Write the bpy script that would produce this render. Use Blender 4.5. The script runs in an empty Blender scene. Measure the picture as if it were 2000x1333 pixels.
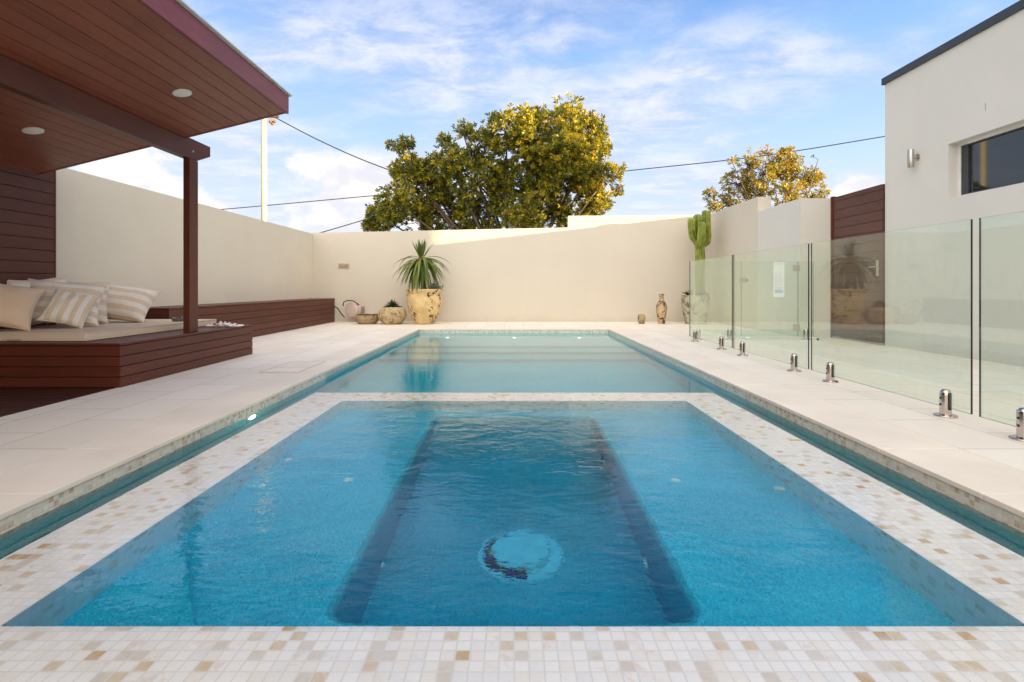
import bpy, bmesh, math, random
from mathutils import Vector, Matrix, noise as mnoise
R = math.radians
C = bpy.context.scene
random.seed(7)

# ------------------------------------------------------------------ camera
cam_d = bpy.data.cameras.new('camera'); cam = bpy.data.objects.new('camera', cam_d)
C.collection.objects.link(cam)
cam.location = (0, 0, 0.8); cam.rotation_euler = (R(90), 0, 0)
cam_d.sensor_width = 36; cam_d.lens = 18.34
cam_d.shift_x = -0.002; cam_d.shift_y = -0.05225
cam_d.clip_start = 0.05; cam_d.clip_end = 3000
C.camera = cam
F = 1019.0
def px(x, y, Y):                       # a point at depth Y seen at photo pixel x, y
    return Vector(((x-1004)/F*Y, Y, 0.8+(562-y)/F*Y))

# ------------------------------------------------------------------ render / exposure
C.render.engine = 'CYCLES'
C.cycles.use_denoising = True
try: C.cycles.denoiser = 'OPENIMAGEDENOISE'
except Exception: pass
C.cycles.max_bounces = 14; C.cycles.diffuse_bounces = 5; C.cycles.glossy_bounces = 6
C.cycles.transmission_bounces = 10; C.cycles.transparent_max_bounces = 16
C.cycles.sample_clamp_indirect = 12; C.cycles.blur_glossy = 0.0
C.view_settings.view_transform = 'Standard'; C.view_settings.look = 'None'
C.view_settings.exposure = 1.88; C.view_settings.gamma = 1; C.view_settings.use_curve_mapping = False

# ------------------------------------------------------------------ node helpers
class NT:
    def __init__(s, tree):
        s.t = tree; tree.nodes.clear()
    def n(s, typ, ins=None, **kw):
        nd = s.t.nodes.new(typ)
        for k, v in kw.items(): setattr(nd, k, v)
        if ins:
            for k, v in ins.items():
                sk = nd.inputs[k]
                if isinstance(v, bpy.types.NodeSocket): s.t.links.new(v, sk)
                elif isinstance(v, bpy.types.Node): s.t.links.new(v.outputs[0], sk)
                else: sk.default_value = v
        return nd
    def m(s, op, a, b=0.0, c=0.0, clamp=False):
        nd = s.n('ShaderNodeMath', {0: a, 1: b, 2: c}, operation=op); nd.use_clamp = clamp
        return nd.outputs[0]
    def mix(s, f, a, b, blend='MIX'):
        nd = s.n('ShaderNodeMix', data_type='RGBA', blend_type=blend)
        for i, v in ((0, f), (6, a), (7, b)):
            if isinstance(v, (bpy.types.NodeSocket)): s.t.links.new(v, nd.inputs[i])
            else: nd.inputs[i].default_value = v if not isinstance(v, tuple) or len(v) == 4 else (*v, 1)
        return nd.outputs[2]
    def ramp(s, f, stops, interp='LINEAR'):
        nd = s.n('ShaderNodeValToRGB', {0: f}); cr = nd.color_ramp; cr.interpolation = interp
        while len(cr.elements) < len(stops): cr.elements.new(0.5)
        for e, (p, c) in zip(cr.elements, stops):
            e.position = p; e.color = (*c, 1) if len(c) == 3 else c
        return nd.outputs[0]
    def noise(s, vec, scale, detail=4, rough=0.55, out=0, dist=0.0):
        return s.n('ShaderNodeTexNoise', {'Vector': vec, 'Scale': scale, 'Detail': detail, 'Roughness': rough, 'Distortion': dist}).outputs[out]
    def smooth(s, v, a, b):
        return s.n('ShaderNodeMapRange', {0: v, 1: a, 2: b}, interpolation_type='SMOOTHSTEP').outputs[0]
    def scale(s, vec, sc):
        return s.n('ShaderNodeMapping', {'Vector': vec, 'Scale': sc}).outputs[0]

def mat(name):
    m = bpy.data.materials.new(name); m.use_nodes = True
    t = NT(m.node_tree)
    out = t.n('ShaderNodeOutputMaterial')
    return m, t, out
def pbsdf(t, out, **ins):
    b = t.n('ShaderNodeBsdfPrincipled')
    for k, v in ins.items():
        k = k.replace('_', ' ')
        sk = b.inputs[k]
        if isinstance(v, bpy.types.NodeSocket): t.t.links.new(v, sk)
        elif isinstance(v, tuple) and len(v) == 3 and sk.type == 'RGBA': sk.default_value = (*v, 1)
        else: sk.default_value = v
    t.t.links.new(b.outputs[0], out.inputs[0])
    return b
def bump(t, h, strength, dist):
    return t.n('ShaderNodeBump', {'Height': h, 'Strength': strength, 'Distance': dist}).outputs[0]
def simple(name, col, rough=0.5, metal=0.0, var=0.08, vs=6.0, bmp=0.0, bs=200, spec=0.5):
    m, t, out = mat(name)
    o = t.n('ShaderNodeTexCoord').outputs['Object']
    n = t.noise(o, vs, 5)
    c = t.mix(t.m('MULTIPLY', t.smooth(n, .3, .7), 1.0), tuple(v*(1-var) for v in col), tuple(min(1, v*(1+var)) for v in col))
    ins = dict(Base_Color=c, Roughness=rough, Metallic=metal)
    if bmp: ins['Normal'] = bump(t, t.noise(o, bs, 3), bmp, .002)
    b = pbsdf(t, out, **ins)
    b.inputs['Specular IOR Level'].default_value = spec
    return m

# ------------------------------------------------------------------ world
SUN = Vector((3.0, -1.0, 0.33)).normalized()
el = math.asin(SUN.z); az = math.atan2(SUN.x, SUN.y)       # azimuth clockwise from +Y
W = bpy.data.worlds.new('World'); C.world = W; W.use_nodes = True
t = NT(W.node_tree); wo = t.n('ShaderNodeOutputWorld')
sky = t.n('ShaderNodeTexSky', sky_type='NISHITA', sun_disc=False)
sky.sun_elevation = el; sky.sun_rotation = az; sky.altitude = 20; sky.air_density = 1.0; sky.dust_density = 0.3; sky.ozone_density = 2.0
g = t.n('ShaderNodeTexCoord').outputs['Generated']
sep = t.n('ShaderNodeSeparateXYZ', {0: g})
dx, dy, dz = sep.outputs
zz = t.m('MAXIMUM', dz, 0.0)
den = t.m('ADD', zz, 0.16)
pv = t.n('ShaderNodeCombineXYZ', {0: t.m('DIVIDE', dx, den), 1: t.m('DIVIDE', dy, den), 2: 0.0}).outputs[0]
# high thin streaked cloud
pr = t.n('ShaderNodeMapping', {'Vector': pv, 'Rotation': (0, 0, R(24)), 'Scale': (0.8, 1.25, 1), 'Location': (2.3, 0.7, 0)}).outputs[0]
n1 = t.noise(pr, 1.0, 7, 0.56, dist=0.15)
veil = t.smooth(n1, .36, .62)
n1b = t.noise(pr, 4.5, 8, 0.65, dist=0.3)
veil = t.m('MULTIPLY', veil, t.smooth(n1b, .2, .62))
# heaped cloud low on the left
pc = t.n('ShaderNodeMapping', {'Vector': g, 'Scale': (1, 1, 1.6), 'Location': (0.35, 0.0, 0.12)}).outputs[0]
n2 = t.noise(pc, 4.6, 9, 0.6)
low = t.m('MULTIPLY', t.smooth(dz, .34, .12), t.smooth(dx, .12, -.3))
heap = t.smooth(t.m('ADD', n2, t.m('MULTIPLY', low, .12)), .59, .68)
heap = t.m('MULTIPLY', heap, t.smooth(dz, .265, .215))
# brightness of clouds: stronger toward the half of the sky behind the camera and overhead
back = t.smooth(t.m('ADD', t.m('MULTIPLY', dy, -1.0), t.m('MULTIPLY', dz, .7)), -.1, .85)
skyc = t.mix(1.0, sky.outputs[0], (1.0, 1.0, 1.0), 'MULTIPLY')
hz = t.smooth(dz, .42, .0)
base_blue = t.ramp(dz, [(0.0, (4.3, 4.5, 4.8)), (.12, (3.7, 4.2, 4.9)), (.24, (2.7, 3.7, 5.1)), (.40, (1.5, 2.7, 4.8)), (.52, (.6, 1.5, 3.6)), (.75, (.22, .7, 2.4))])
K_blue = t.mix(.94, skyc, base_blue)
cfront = t.mix(t.smooth(n1b, .35, .65), (2.9, 3.15, 4.2, 1), (4.2, 4.25, 4.8, 1))
cback = (14.5, 13.2, 11.2, 1)
cloudc = t.mix(back, cfront, cback)
veil = t.m('MULTIPLY', veil, t.smooth(dz, .60, .40))
cov = t.m('MAXIMUM', veil, t.m('MULTIPLY', back, .75))
s1 = t.mix(t.m('MULTIPLY', cov, .88), K_blue, cloudc)
s2 = t.mix(heap, s1, t.mix(t.smooth(t.noise(pc, 13, 5), .38, .6), (3.9, 3.9, 4.3, 1), (4.9, 4.7, 4.5, 1)))
bg = t.n('ShaderNodeBackground', {'Color': s2, 'Strength': 0.062})
t.t.links.new(bg.outputs[0], wo.inputs[0])

# ------------------------------------------------------------------ sun
sd = bpy.data.lights.new('sun', 'SUN'); so = bpy.data.objects.new('sun', sd); C.collection.objects.link(so)
sd.energy = 5.0; sd.angle = R(0.5); sd.color = (1.0, .74, .36)
so.rotation_euler = SUN.to_track_quat('Z', 'Y').to_euler(); so.location = SUN*40

# ------------------------------------------------------------------ mesh builder
class MB:
    def __init__(s): s.v = []; s.f = []; s.uv = {}; s.mi = []; s.sm = []; s.cur = 0; s.smooth = False
    def add(s, vs, fs, uvs=None):
        o = len(s.v); s.v += [Vector(p) for p in vs]
        for k, f in enumerate(fs):
            if uvs: s.uv[len(s.f)] = uvs[k]
            s.f.append([i+o for i in f]); s.mi.append(s.cur); s.sm.append(s.smooth)
        return s
    def box(s, x0, x1, y0, y1, z0, z1, b=0.0):
        if b:
            bm = bmesh.new(); bmesh.ops.create_cube(bm, size=1)
            for v in bm.verts:
                v.co = Vector(((x0+x1)/2+v.co.x*(x1-x0), (y0+y1)/2+v.co.y*(y1-y0), (z0+z1)/2+v.co.z*(z1-z0)))
            bmesh.ops.bevel(bm, geom=list(bm.edges), offset=b, segments=2, affect='EDGES', profile=.6)
            s.bm(bm); return s
        return s.hexa([(x0,y0,z0),(x1,y0,z0),(x1,y1,z0),(x0,y1,z0),(x0,y0,z1),(x1,y0,z1),(x1,y1,z1),(x0,y1,z1)])
    def bm(s, bm):
        bm.verts.ensure_lookup_table(); bm.verts.index_update()
        s.add([v.co.copy() for v in bm.verts], [[v.index for v in f.verts] for f in bm.faces]); bm.free(); return s
    def hexa(s, p):
        return s.add(p, [(0,3,2,1),(4,5,6,7),(0,1,5,4),(1,2,6,5),(2,3,7,6),(3,0,4,7)])
    def prism(s, poly, axis, a, b):                # poly of 2-D points extruded along axis 'x','y','z'
        def P(u, v, w): return {'x': (w,u,v), 'y': (u,w,v), 'z': (u,v,w)}[axis]
        n = len(poly)
        s.add([P(*q, a) for q in poly]+[P(*q, b) for q in poly],
              [list(range(n))[::-1], list(range(n, 2*n))]+[(i, (i+1)%n, n+(i+1)%n, n+i) for i in range(n)])
        return s
    def tube(s, pts, r, seg=10, cap=True, rib=0, ribd=0.0):
        pts = [Vector(p) for p in pts]; n = len(pts)
        rs = r if isinstance(r, (list, tuple)) else [r]*n
        vs = []; fr = None
        for i, p in enumerate(pts):
            d = (pts[min(i+1, n-1)]-pts[max(i-1, 0)]).normalized()
            if fr is None:
                fr = d.orthogonal().normalized()
            fr = (fr-d*fr.dot(d)).normalized(); bi = d.cross(fr)
            for k in range(seg):
                a = 2*math.pi*k/seg; rr = rs[i]*(1+ribd*math.cos(rib*a)) if rib else rs[i]
                vs.append(p+(fr*math.cos(a)+bi*math.sin(a))*rr)
        fs = [(i*seg+k, i*seg+(k+1)%seg, (i+1)*seg+(k+1)%seg, (i+1)*seg+k) for i in range(n-1) for k in range(seg)]
        if cap: fs += [list(range(seg))[::-1], [(n-1)*seg+k for k in range(seg)]]
        return s.add(vs, fs)
    def lathe(s, prof, c=(0,0,0), seg=40, wob=0.0, axis='z'):
        c = Vector(c); n = len(prof); vs = []
        for i, (r, z) in enumerate(prof):
            for k in range(seg):
                a = 2*math.pi*k/seg; rr = r*(1+wob*mnoise.noise(Vector((math.cos(a)*1.5, math.sin(a)*1.5, z*4))))
                q = Vector((rr*math.cos(a), rr*math.sin(a), z))
                if axis == 'y': q = Vector((q.x, q.z, q.y))
                if axis == 'x': q = Vector((q.z, q.x, q.y))
                vs.append(c+q)
        fs = [(i*seg+k, i*seg+(k+1)%seg, (i+1)*seg+(k+1)%seg, (i+1)*seg+k) for i in range(n-1) for k in range(seg)]
        fs += [list(range(seg))[::-1], [(n-1)*seg+k for k in range(seg)]]
        if axis in ('y',): fs = [f[::-1] for f in fs]
        return s.add(vs, fs)
    def build(s, name, mats, parent=None, origin=None):
        org = Vector(origin) if origin is not None else (Vector(parent['_o']) if parent is not None and '_o' in parent else Vector((0,0,0)))
        me = bpy.data.meshes.new(name)
        me.from_pydata([tuple(v-org) for v in s.v], [], s.f); me.update()
        uvl = me.uv_layers.new(name='UVMap')
        for p in me.polygons:
            if p.index in s.uv:
                for k, li in enumerate(p.loop_indices): uvl.data[li].uv = s.uv[p.index][k]
                continue
            n = p.normal; ax = max(range(3), key=lambda i: abs(n[i]))
            for li in p.loop_indices:
                v = s.v[me.loops[li].vertex_index]
                uvl.data[li].uv = ((v.y, v.z) if ax == 0 else (v.x, v.z) if ax == 1 else (v.x, v.y))
        if not isinstance(mats, (list, tuple)): mats = [mats]
        for m in mats: me.materials.append(m)
        for p, mi, sm in zip(me.polygons, s.mi, s.sm): p.material_index = mi; p.use_smooth = sm
        o = bpy.data.objects.new(name, me); C.collection.objects.link(o)
        if parent is not None: o.parent = parent; o['_o'] = tuple(org)
        elif origin is not None: o.location = org; o['_o'] = tuple(org)
        return o
def tag(o, label=None, cat=None, group=None, kind=None):
    if label: o['label'] = label
    if cat: o['category'] = cat
    if group: o['group'] = group
    if kind: o['kind'] = kind
    return o
def thing(name, loc, label, cat, group=None):
    o = bpy.data.objects.new(name, None); o.empty_display_size = .1; C.collection.objects.link(o)
    o.location = loc; o['_o'] = tuple(loc)
    return tag(o, label, cat, group)
def smoothshade(o, ang=40):
    me = o.data
    for p in me.polygons: p.use_smooth = True
    try: me.set_sharp_from_angle(angle=R(ang))
    except Exception: pass
    return o

# ------------------------------------------------------------------ materials
def wall_mat(name, col, seedoff=0.0):
    m, t, out = mat(name)
    o = t.n('ShaderNodeTexCoord').outputs['Object']
    o = t.n('ShaderNodeMapping', {'Vector': o, 'Location': (seedoff, 0, 0)}).outputs[0]
    n = t.noise(o, .9, 6, .6)
    fine = t.noise(o, 160, 3, .6)
    strk = t.noise(t.scale(o, (5, 5, .5)), 1.0, 4, .6)
    c = t.mix(t.smooth(n, .3, .7), tuple(v*.955 for v in col), col)
    c = t.mix(t.m('MULTIPLY', t.smooth(strk, .55, .8), .05), c, tuple(v*.6 for v in col))
    c = t.mix(t.m('MULTIPLY', fine, .06), c, tuple(v*.8 for v in col))
    zc = t.n('ShaderNodeSeparateXYZ', {0: t.n('ShaderNodeNewGeometry').outputs['Position']}).outputs[2]
    splash = t.m('MULTIPLY', t.smooth(t.m('ADD', zc, t.m('MULTIPLY', t.noise(o, 3.5, 6, .7), .35)), .36, .14), .22)
    c = t.mix(splash, c, (col[0]*.62, col[1]*.55, col[2]*.45, 1))
    pbsdf(t, out, Base_Color=c, Roughness=.85, Normal=bump(t, t.m('ADD', fine, t.m('MULTIPLY', t.noise(o, 14, 3), .8)), .45, .0025))
    return m
M_wall = wall_mat('cream_render', (.64, .58, .49))
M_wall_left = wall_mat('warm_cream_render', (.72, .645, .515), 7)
M_house = wall_mat('grey_white_render', (.67, .65, .60), 3)

def paver_mat(name, sx, sy, ox, oy, off=.5):
    m, t, out = mat(name)
    uv = t.n('ShaderNodeUVMap').outputs[0]
    p = t.n('ShaderNodeMapping', {'Vector': uv, 'Location': (ox, oy, 0), 'Rotation': (0, 0, R(90))}).outputs[0]
    br = t.n('ShaderNodeTexBrick', {'Vector': p, 'Color1': (0, 0, 0, 1), 'Color2': (1, 1, 1, 1), 'Mortar': (.5, .5, .5, 1), 'Scale': 1.0,
             'Mortar Size': .0028, 'Mortar Smooth': .3, 'Bias': 0.0, 'Brick Width': sy, 'Row Height': sx})
    br.offset = off; br.squash = 1
    o = t.n('ShaderNodeTexCoord').outputs['Object']
    n = t.noise(o, 1.6, 8, .65)
    vein = t.noise(t.scale(o, (1.2, 5.5, 1)), 2.2, 8, .7, dist=1.2)
    c = t.mix(br.outputs[0], (.76, .69, .58, 1), (.84, .775, .68, 1))
    c = t.mix(t.m('MULTIPLY', t.smooth(n, .35, .7), .5), c, (.84, .775, .68, 1))
    c = t.mix(t.m('MULTIPLY', t.smooth(vein, .60, .72), .35), c, (.60, .47, .35, 1))
    spots = t.n('ShaderNodeTexVoronoi', {'Vector': o, 'Scale': 9.0}).outputs[0]
    c = t.mix(t.m('MULTIPLY', t.smooth(spots, .05, .025), t.smooth(t.noise(o, 3.1, 2), .55, .62)), c, (.42, .30, .2, 1))
    c = t.mix(t.m('MULTIPLY', br.outputs[1], t.smooth(t.noise(o, 2.3, 4), .25, .5)), c, (.34, .27, .21, 1))
    h = t.m('SUBTRACT', t.m('MULTIPLY', t.noise(o, 60, 4), .25), br.outputs[1])
    pbsdf(t, out, Base_Color=c, Roughness=.62, Normal=bump(t, h, .5, .002))
    return m
M_paver = paver_mat('limestone_paving', .40, .57, 0.02, -2.2)
M_cope = simple('limestone_coping', (.79, .71, .60), .6, var=.06, vs=2.2, bmp=.3, bs=70)

def timber(name, along, col=(.085, .017, .008), rough=.42, coat=.10):
    m, t, out = mat(name)
    uv = t.n('ShaderNodeUVMap').outputs[0]
    sc = (1.2, 26, 1) if along == 'u' else (26, 1.2, 1)
    g1 = t.noise(t.scale(uv, sc), 1.6, 6, .65, dist=.6)
    g2 = t.noise(t.scale(uv, tuple(v*3.1 for v in sc)), 2.0, 4, .7)
    o = t.n('ShaderNodeTexCoord').outputs['Object']
    big = t.noise(o, 2.2, 4, .6)
    rnd = t.n('ShaderNodeNewGeometry').outputs['Random Per Island']
    c = t.mix(t.smooth(g1, .25, .75), tuple(v*.72 for v in col), tuple(v*1.35 for v in col))
    c = t.mix(t.m('MULTIPLY', rnd, .6), c, (col[0]*1.45, col[1]*1.8, col[2]*1.9))
    c = t.mix(t.m('MULTIPLY', t.smooth(g2, .5, .75), .35), c, tuple(v*.35 for v in col))
    c = t.mix(t.m('MULTIPLY', t.smooth(big, .4, .7), .35), c, tuple(v*.7 for v in col))
    r = t.m('ADD', rough-.06, t.m('MULTIPLY', g2, .2))
    b = pbsdf(t, out, Base_Color=c, Roughness=r, Normal=bump(t, t.m('ADD', g1, t.m('MULTIPLY', g2, .7)), .25, .0015))
    b.inputs['Specular IOR Level'].default_value = .32
    b.inputs['Coat Weight'].default_value = coat; b.inputs['Coat Roughness'].default_value = .35
    return m
M_tim_u = timber('oiled_timber', 'u')
M_tim_v = timber('oiled_timber_upright', 'v')
M_soffit = timber('soffit_timber', 'v', (.21, .052, .026), .38, .15)
M_fascia = timber('fascia_timber', 'u', (.17, .032, .030), .38, .15)
M_deckdark = timber('dark_decking', 'u', (.05, .016, .010), .45, .1)
M_gap = simple('shadow_gap_backing', (.012, .008, .007), .9)

def mosaic(name, tile, ramp, grout, rough=.14, wob=.5, cut=.045):
    m, t, out = mat(name)
    uv = t.n('ShaderNodeUVMap').outputs[0]
    s = t.n('ShaderNodeVectorMath', {0: uv, 3: 1.0/tile}, operation='SCALE').outputs[0]
    fl = t.n('ShaderNodeVectorMath', {0: s}, operation='FLOOR').outputs[0]
    fr = t.n('ShaderNodeVectorMath', {0: s}, operation='FRACTION').outputs[0]
    wn = t.n('ShaderNodeTexWhiteNoise', {'Vector': fl}, noise_dimensions='2D')
    r1 = wn.outputs[0]; rc = wn.outputs[1]
    sp = t.n('ShaderNodeSeparateXYZ', {0: fr})
    ax = t.m('ABSOLUTE', t.m('SUBTRACT', sp.outputs[0], .5)); ay = t.m('ABSOLUTE', t.m('SUBTRACT', sp.outputs[1], .5))
    e = t.m('MAXIMUM', ax, ay)
    gm = t.smooth(e, .5-cut-.03, .5-cut+.005)
    col = t.ramp(r1, ramp, 'CONSTANT')
    # onyx-like veining that changes from tile to tile
    off = t.n('ShaderNodeVectorMath', {0: rc, 3: 37.0}, operation='SCALE').outputs[0]
    vv = t.n('ShaderNodeVectorMath', {0: t.n('ShaderNodeVectorMath', {0: uv, 3: 30.0}, operation='SCALE').outputs[0], 1: off}, operation='ADD').outputs[0]
    vn = t.noise(vv, 1.0, 4, .6, dist=.8)
    rs = t.n('ShaderNodeSeparateXYZ', {0: rc})
    mask = t.m('MULTIPLY', t.smooth(vn, .5, .68), t.smooth(rs.outputs[1], .5, .95))
    col = t.mix(t.m('MULTIPLY', mask, wob), col, (.62, .44, .26, 1))
    col = t.mix(t.m('MULTIPLY', t.smooth(vn, .35, .65), .28), col, (.84, .84, .85, 1))
    col = t.mix(gm, col, grout)
    nrm = bump(t, t.m('ADD', t.m('SUBTRACT', 1.0, t.smooth(e, .34, .5)), t.m('MULTIPLY', r1, .2)), .55, .0012)
    b = pbsdf(t, out, Base_Color=col, Roughness=t.m('ADD', rough, t.m('MULTIPLY', gm, .5)), Normal=nrm)
    return m
W1, W2, W3 = (.86, .845, .81), (.81, .80, .775), (.83, .80, .735)
M_rim = mosaic('white_onyx_mosaic', .0345, [(0, W1), (.34, W2), (.48, W1), (.62, W3), (.80, (.69, .63, .54)), (.885, (.68, .56, .40)), (.935, (.58, .40, .20)), (.962, W1)], (.70, .69, .665, 1))
M_band = mosaic('waterline_mosaic', .0235, [(0, (.66, .63, .50)), (.3, (.56, .55, .45)), (.5, (.72, .66, .52)), (.72, (.46, .40, .28)), (.84, (.52, .38, .22)), (.92, (.70, .69, .60))], (.60, .58, .50, 1), .2)

def pebble(name, c0, c1, spk):
    m, t, out = mat(name)
    o = t.n('ShaderNodeTexCoord').outputs['Object']
    v = t.n('ShaderNodeTexVoronoi', {'Vector': o, 'Scale': 190.0})
    rs = t.n('ShaderNodeSeparateXYZ', {0: v.outputs[1]})
    c = t.mix(t.smooth(t.noise(o, 2.5, 5), .3, .7), c0, c1)
    c = t.mix(t.m('MULTIPLY', t.smooth(rs.outputs[0], .55, .95), .6), c, spk)
    c = t.mix(t.m('MULTIPLY', t.smooth(rs.outputs[1], .6, .95), .5), c, tuple(v*.45 for v in c0[:3]))
    pbsdf(t, out, Base_Color=c, Roughness=.6, Normal=bump(t, v.outputs[0], .5, .003))
    return m
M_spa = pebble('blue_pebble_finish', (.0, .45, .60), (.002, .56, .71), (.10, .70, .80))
M_well = pebble('shade_darkened_pebble_finish', (.0, .355, .44), (.0, .43, .53), (.04, .57, .66))  # spa finish darkened: the dim look of the well is put into its colour
M_pool = pebble('aqua_pebble_finish', (.02, .58, .66), (.05, .66, .74), (.2, .75, .8))
M_ledge = pebble('pale_pebble_finish', (.14, .58, .62), (.20, .64, .68), (.4, .72, .75))

def water(name, ab_col, dens, big, bigs, fine, fines, far=None):
    m, t, out = mat(name)
    geo = t.n('ShaderNodeNewGeometry').outputs['Position']
    p = t.n('ShaderNodeMapping', {'Vector': geo, 'Scale': (1.0, 1.5, 1)}).outputs[0]
    n1 = t.noise(p, bigs, 3, .5, dist=.4)
    n2 = t.noise(t.n('ShaderNodeMapping', {'Vector': geo, 'Scale': (1, 1.9, 1), 'Location': (3, 7, 0)}).outputs[0], fines, 3, .55, dist=.3)
    patch = t.smooth(t.noise(geo, .9, 2), .3, .7)
    h = t.m('ADD', t.m('MULTIPLY', n1, big), t.m('MULTIPLY', t.m('MULTIPLY', n2, fine), t.m('ADD', .35, t.m('MULTIPLY', patch, .9))))
    if far:
        sy = t.n('ShaderNodeSeparateXYZ', {0: geo}).outputs[1]
        h = t.m('MULTIPLY', h, t.n('ShaderNodeMapRange', {0: sy, 1: far[0], 2: far[1], 3: far[2], 4: far[3]}).outputs[0])
    nr = t.n('ShaderNodeBump', {'Height': h, 'Strength': 1.0, 'Distance': 1.0}).outputs[0]
    gl = t.n('ShaderNodeBsdfGlass', {'Color': (1, 1, 1, 1), 'Roughness': 0.0, 'IOR': 1.333, 'Normal': nr})
    t.t.links.new(gl.outputs[0], out.inputs[0])
    va = t.n('ShaderNodeVolumeAbsorption', {'Color': (*ab_col, 1), 'Density': dens})
    t.t.links.new(va.outputs[0], out.inputs[1])
    return m
M_spawater = water('spa_water_surface', (.25, .84, .95), 1.3, .0052, 4.5, .0019, 17, (1.2, 4.2, .7, 1.5))
M_poolwater = water('pool_water_surface', (.25, .90, .97), .7, .0022, 2.6, .0007, 14)

def glass_mat():
    m, t, out = mat('tinted_safety_glass')
    g = t.n('ShaderNodeNewGeometry')
    d = t.m('ABSOLUTE', t.n('ShaderNodeVectorMath', {0: g.outputs['Normal'], 1: g.outputs['Incoming']}, operation='DOT_PRODUCT').outputs['Value'])
    f = t.m('ADD', .07, t.m('MULTIPLY', 1.15, t.m('POWER', t.m('SUBTRACT', 1.0, d), 5.0)))
    tr = t.n('ShaderNodeBsdfTransparent', {'Color': (.925, .965, .925, 1)})
    gl = t.n('ShaderNodeBsdfGlossy', {'Color': (.93, .98, .93, 1), 'Roughness': 0.0})
    mx = t.n('ShaderNodeMixShader', {0: f, 1: tr, 2: gl})
    df = t.n('ShaderNodeBsdfDiffuse', {'Color': (.8, .84, .8, 1)})
    sm = t.m('ADD', .018, t.m('MULTIPLY', t.smooth(t.noise(t.scale(g.outputs['Position'], (1, 1, .5)), 5.0, 6, .7), .45, .75), .045))
    m2 = t.n('ShaderNodeMixShader', {0: sm, 1: mx, 2: df})
    t.t.links.new(m2.outputs[0], out.inputs[0])
    return m
M_glass = glass_mat()
M_gedge = simple('dark_glass_edge', (.006, .012, .010), .15)
M_steel = simple('polished_steel', (.55, .50, .47), .16, 1.0, var=.05)
M_steelb = simple('brushed_steel', (.50, .47, .43), .3, 1.0)
M_black = simple('black_rubber', (.012, .012, .014), .5)
M_white = simple('white_plastic', (.80, .77, .70), .4, var=.03)
M_paperw = simple('white_paper', (.76, .80, .84), .6, var=.02)
M_ink = simple('grey_print', (.45, .52, .60), .7)
M_charcoal = simple('charcoal_metal', (.055, .058, .068), .45, .3)
M_darkglass = simple('dark_window_glass', (.012, .015, .018), .03, 0, spec=.8)
M_soil = simple('dry_soil', (.075, .05, .032), .95, var=.5, vs=40, bmp=1, bs=90)
M_bark = simple('grey_brown_bark', (.13, .09, .06), .9, var=.35, vs=14, bmp=1, bs=60)
M_ground = simple('dry_grass_ground', (.11, .12, .05), .95, var=.4, vs=2)
M_roofsheet = simple('roof_sheet', (.55, .53, .50), .5)

def peel(name, base, patch_c, lo, hi, dirt, sc=9.0):
    m, t, out = mat(name)
    o = t.n('ShaderNodeTexCoord').outputs['Object']
    a = t.noise(o, sc, 8, .68, dist=.3); b = t.noise(t.n('ShaderNodeMapping', {'Vector': o, 'Location': (5, 3, 1)}).outputs[0], sc*.35, 3, .5)
    msk = t.m('MULTIPLY', t.smooth(a, lo, lo+.03), t.smooth(b, hi, hi+.08))
    n = t.noise(o, 5, 6, .7)
    c = t.mix(t.smooth(n, .35, .65), base, tuple(v*.74 for v in base))
    c = t.mix(t.m('MULTIPLY', t.smooth(t.noise(o, 30, 6, .75), .56, .66), .7), c, dirt)
    c = t.mix(msk, c, patch_c)
    h = t.m('SUBTRACT', t.m('MULTIPLY', t.noise(o, 40, 5), .4), t.m('MULTIPLY', msk, .8))
    pbsdf(t, out, Base_Color=c, Roughness=.85, Normal=bump(t, h, .8, .006))
    return m
M_urn = peel('yellow_peeling_glaze', (.74, .54, .26), (.09, .04, .022), .515, .50, (.42, .25, .12), 13)
M_pot2 = peel('ochre_crusted_clay', (.58, .44, .22), (.26, .17, .12), .52, .46, (.66, .55, .40), 16)
M_pot3 = peel('mottled_brown_clay', (.44, .31, .16), (.05, .03, .02), .54, .45, (.28, .2, .12), 20)
M_vase = peel('flaking_vase_glaze', (.60, .42, .24), (.07, .038, .022), .50, .42, (.25, .13, .07), 16)
M_cpot = peel('crackled_green_glaze', (.50, .47, .34), (.14, .115, .075), .50, .45, (.36, .32, .22), 13)

def leafmat(name, ramp, transl=.35, rough=.4):
    m, t, out = mat(name)
    uv = t.n('ShaderNodeUVMap').outputs[0]
    u = t.n('ShaderNodeSeparateXYZ', {0: uv}).outputs[0]
    c = t.ramp(u, ramp)
    b = t.n('ShaderNodeBsdfPrincipled', {'Base Color': c, 'Roughness': rough})
    tl = t.n('ShaderNodeBsdfTranslucent', {'Color': t.mix(.3, c, (.30, .28, .03, 1))})
    mx = t.n('ShaderNodeMixShader', {0: transl, 1: b, 2: tl})
    t.t.links.new(mx.outputs[0], out.inputs[0])
    return m
M_leaf = leafmat('broad_evergreen_leaf', [(0, (.022, .05, .016)), (.28, (.06, .10, .022)), (.58, (.34, .32, .025)), (.88, (.76, .57, .03)), (1, (.36, .13, .03))])
M_leaf2 = leafmat('autumn_tinged_leaf', [(0, (.09, .10, .03)), (.4, (.28, .25, .03)), (.7, (.52, .38, .04)), (.88, (.50, .26, .045)), (1, (.32, .13, .04))])
M_strap = leafmat('strap_leaf', [(0, (.05, .09, .018)), (.5, (.13, .20, .03)), (.9, (.24, .29, .05)), (1, (.24, .22, .08))], .25, .35)
M_agave = leafmat('succulent_leaf', [(0, (.03, .06, .03)), (.6, (.06, .10, .045)), (1, (.11, .13, .07))], .05, .45)
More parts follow.
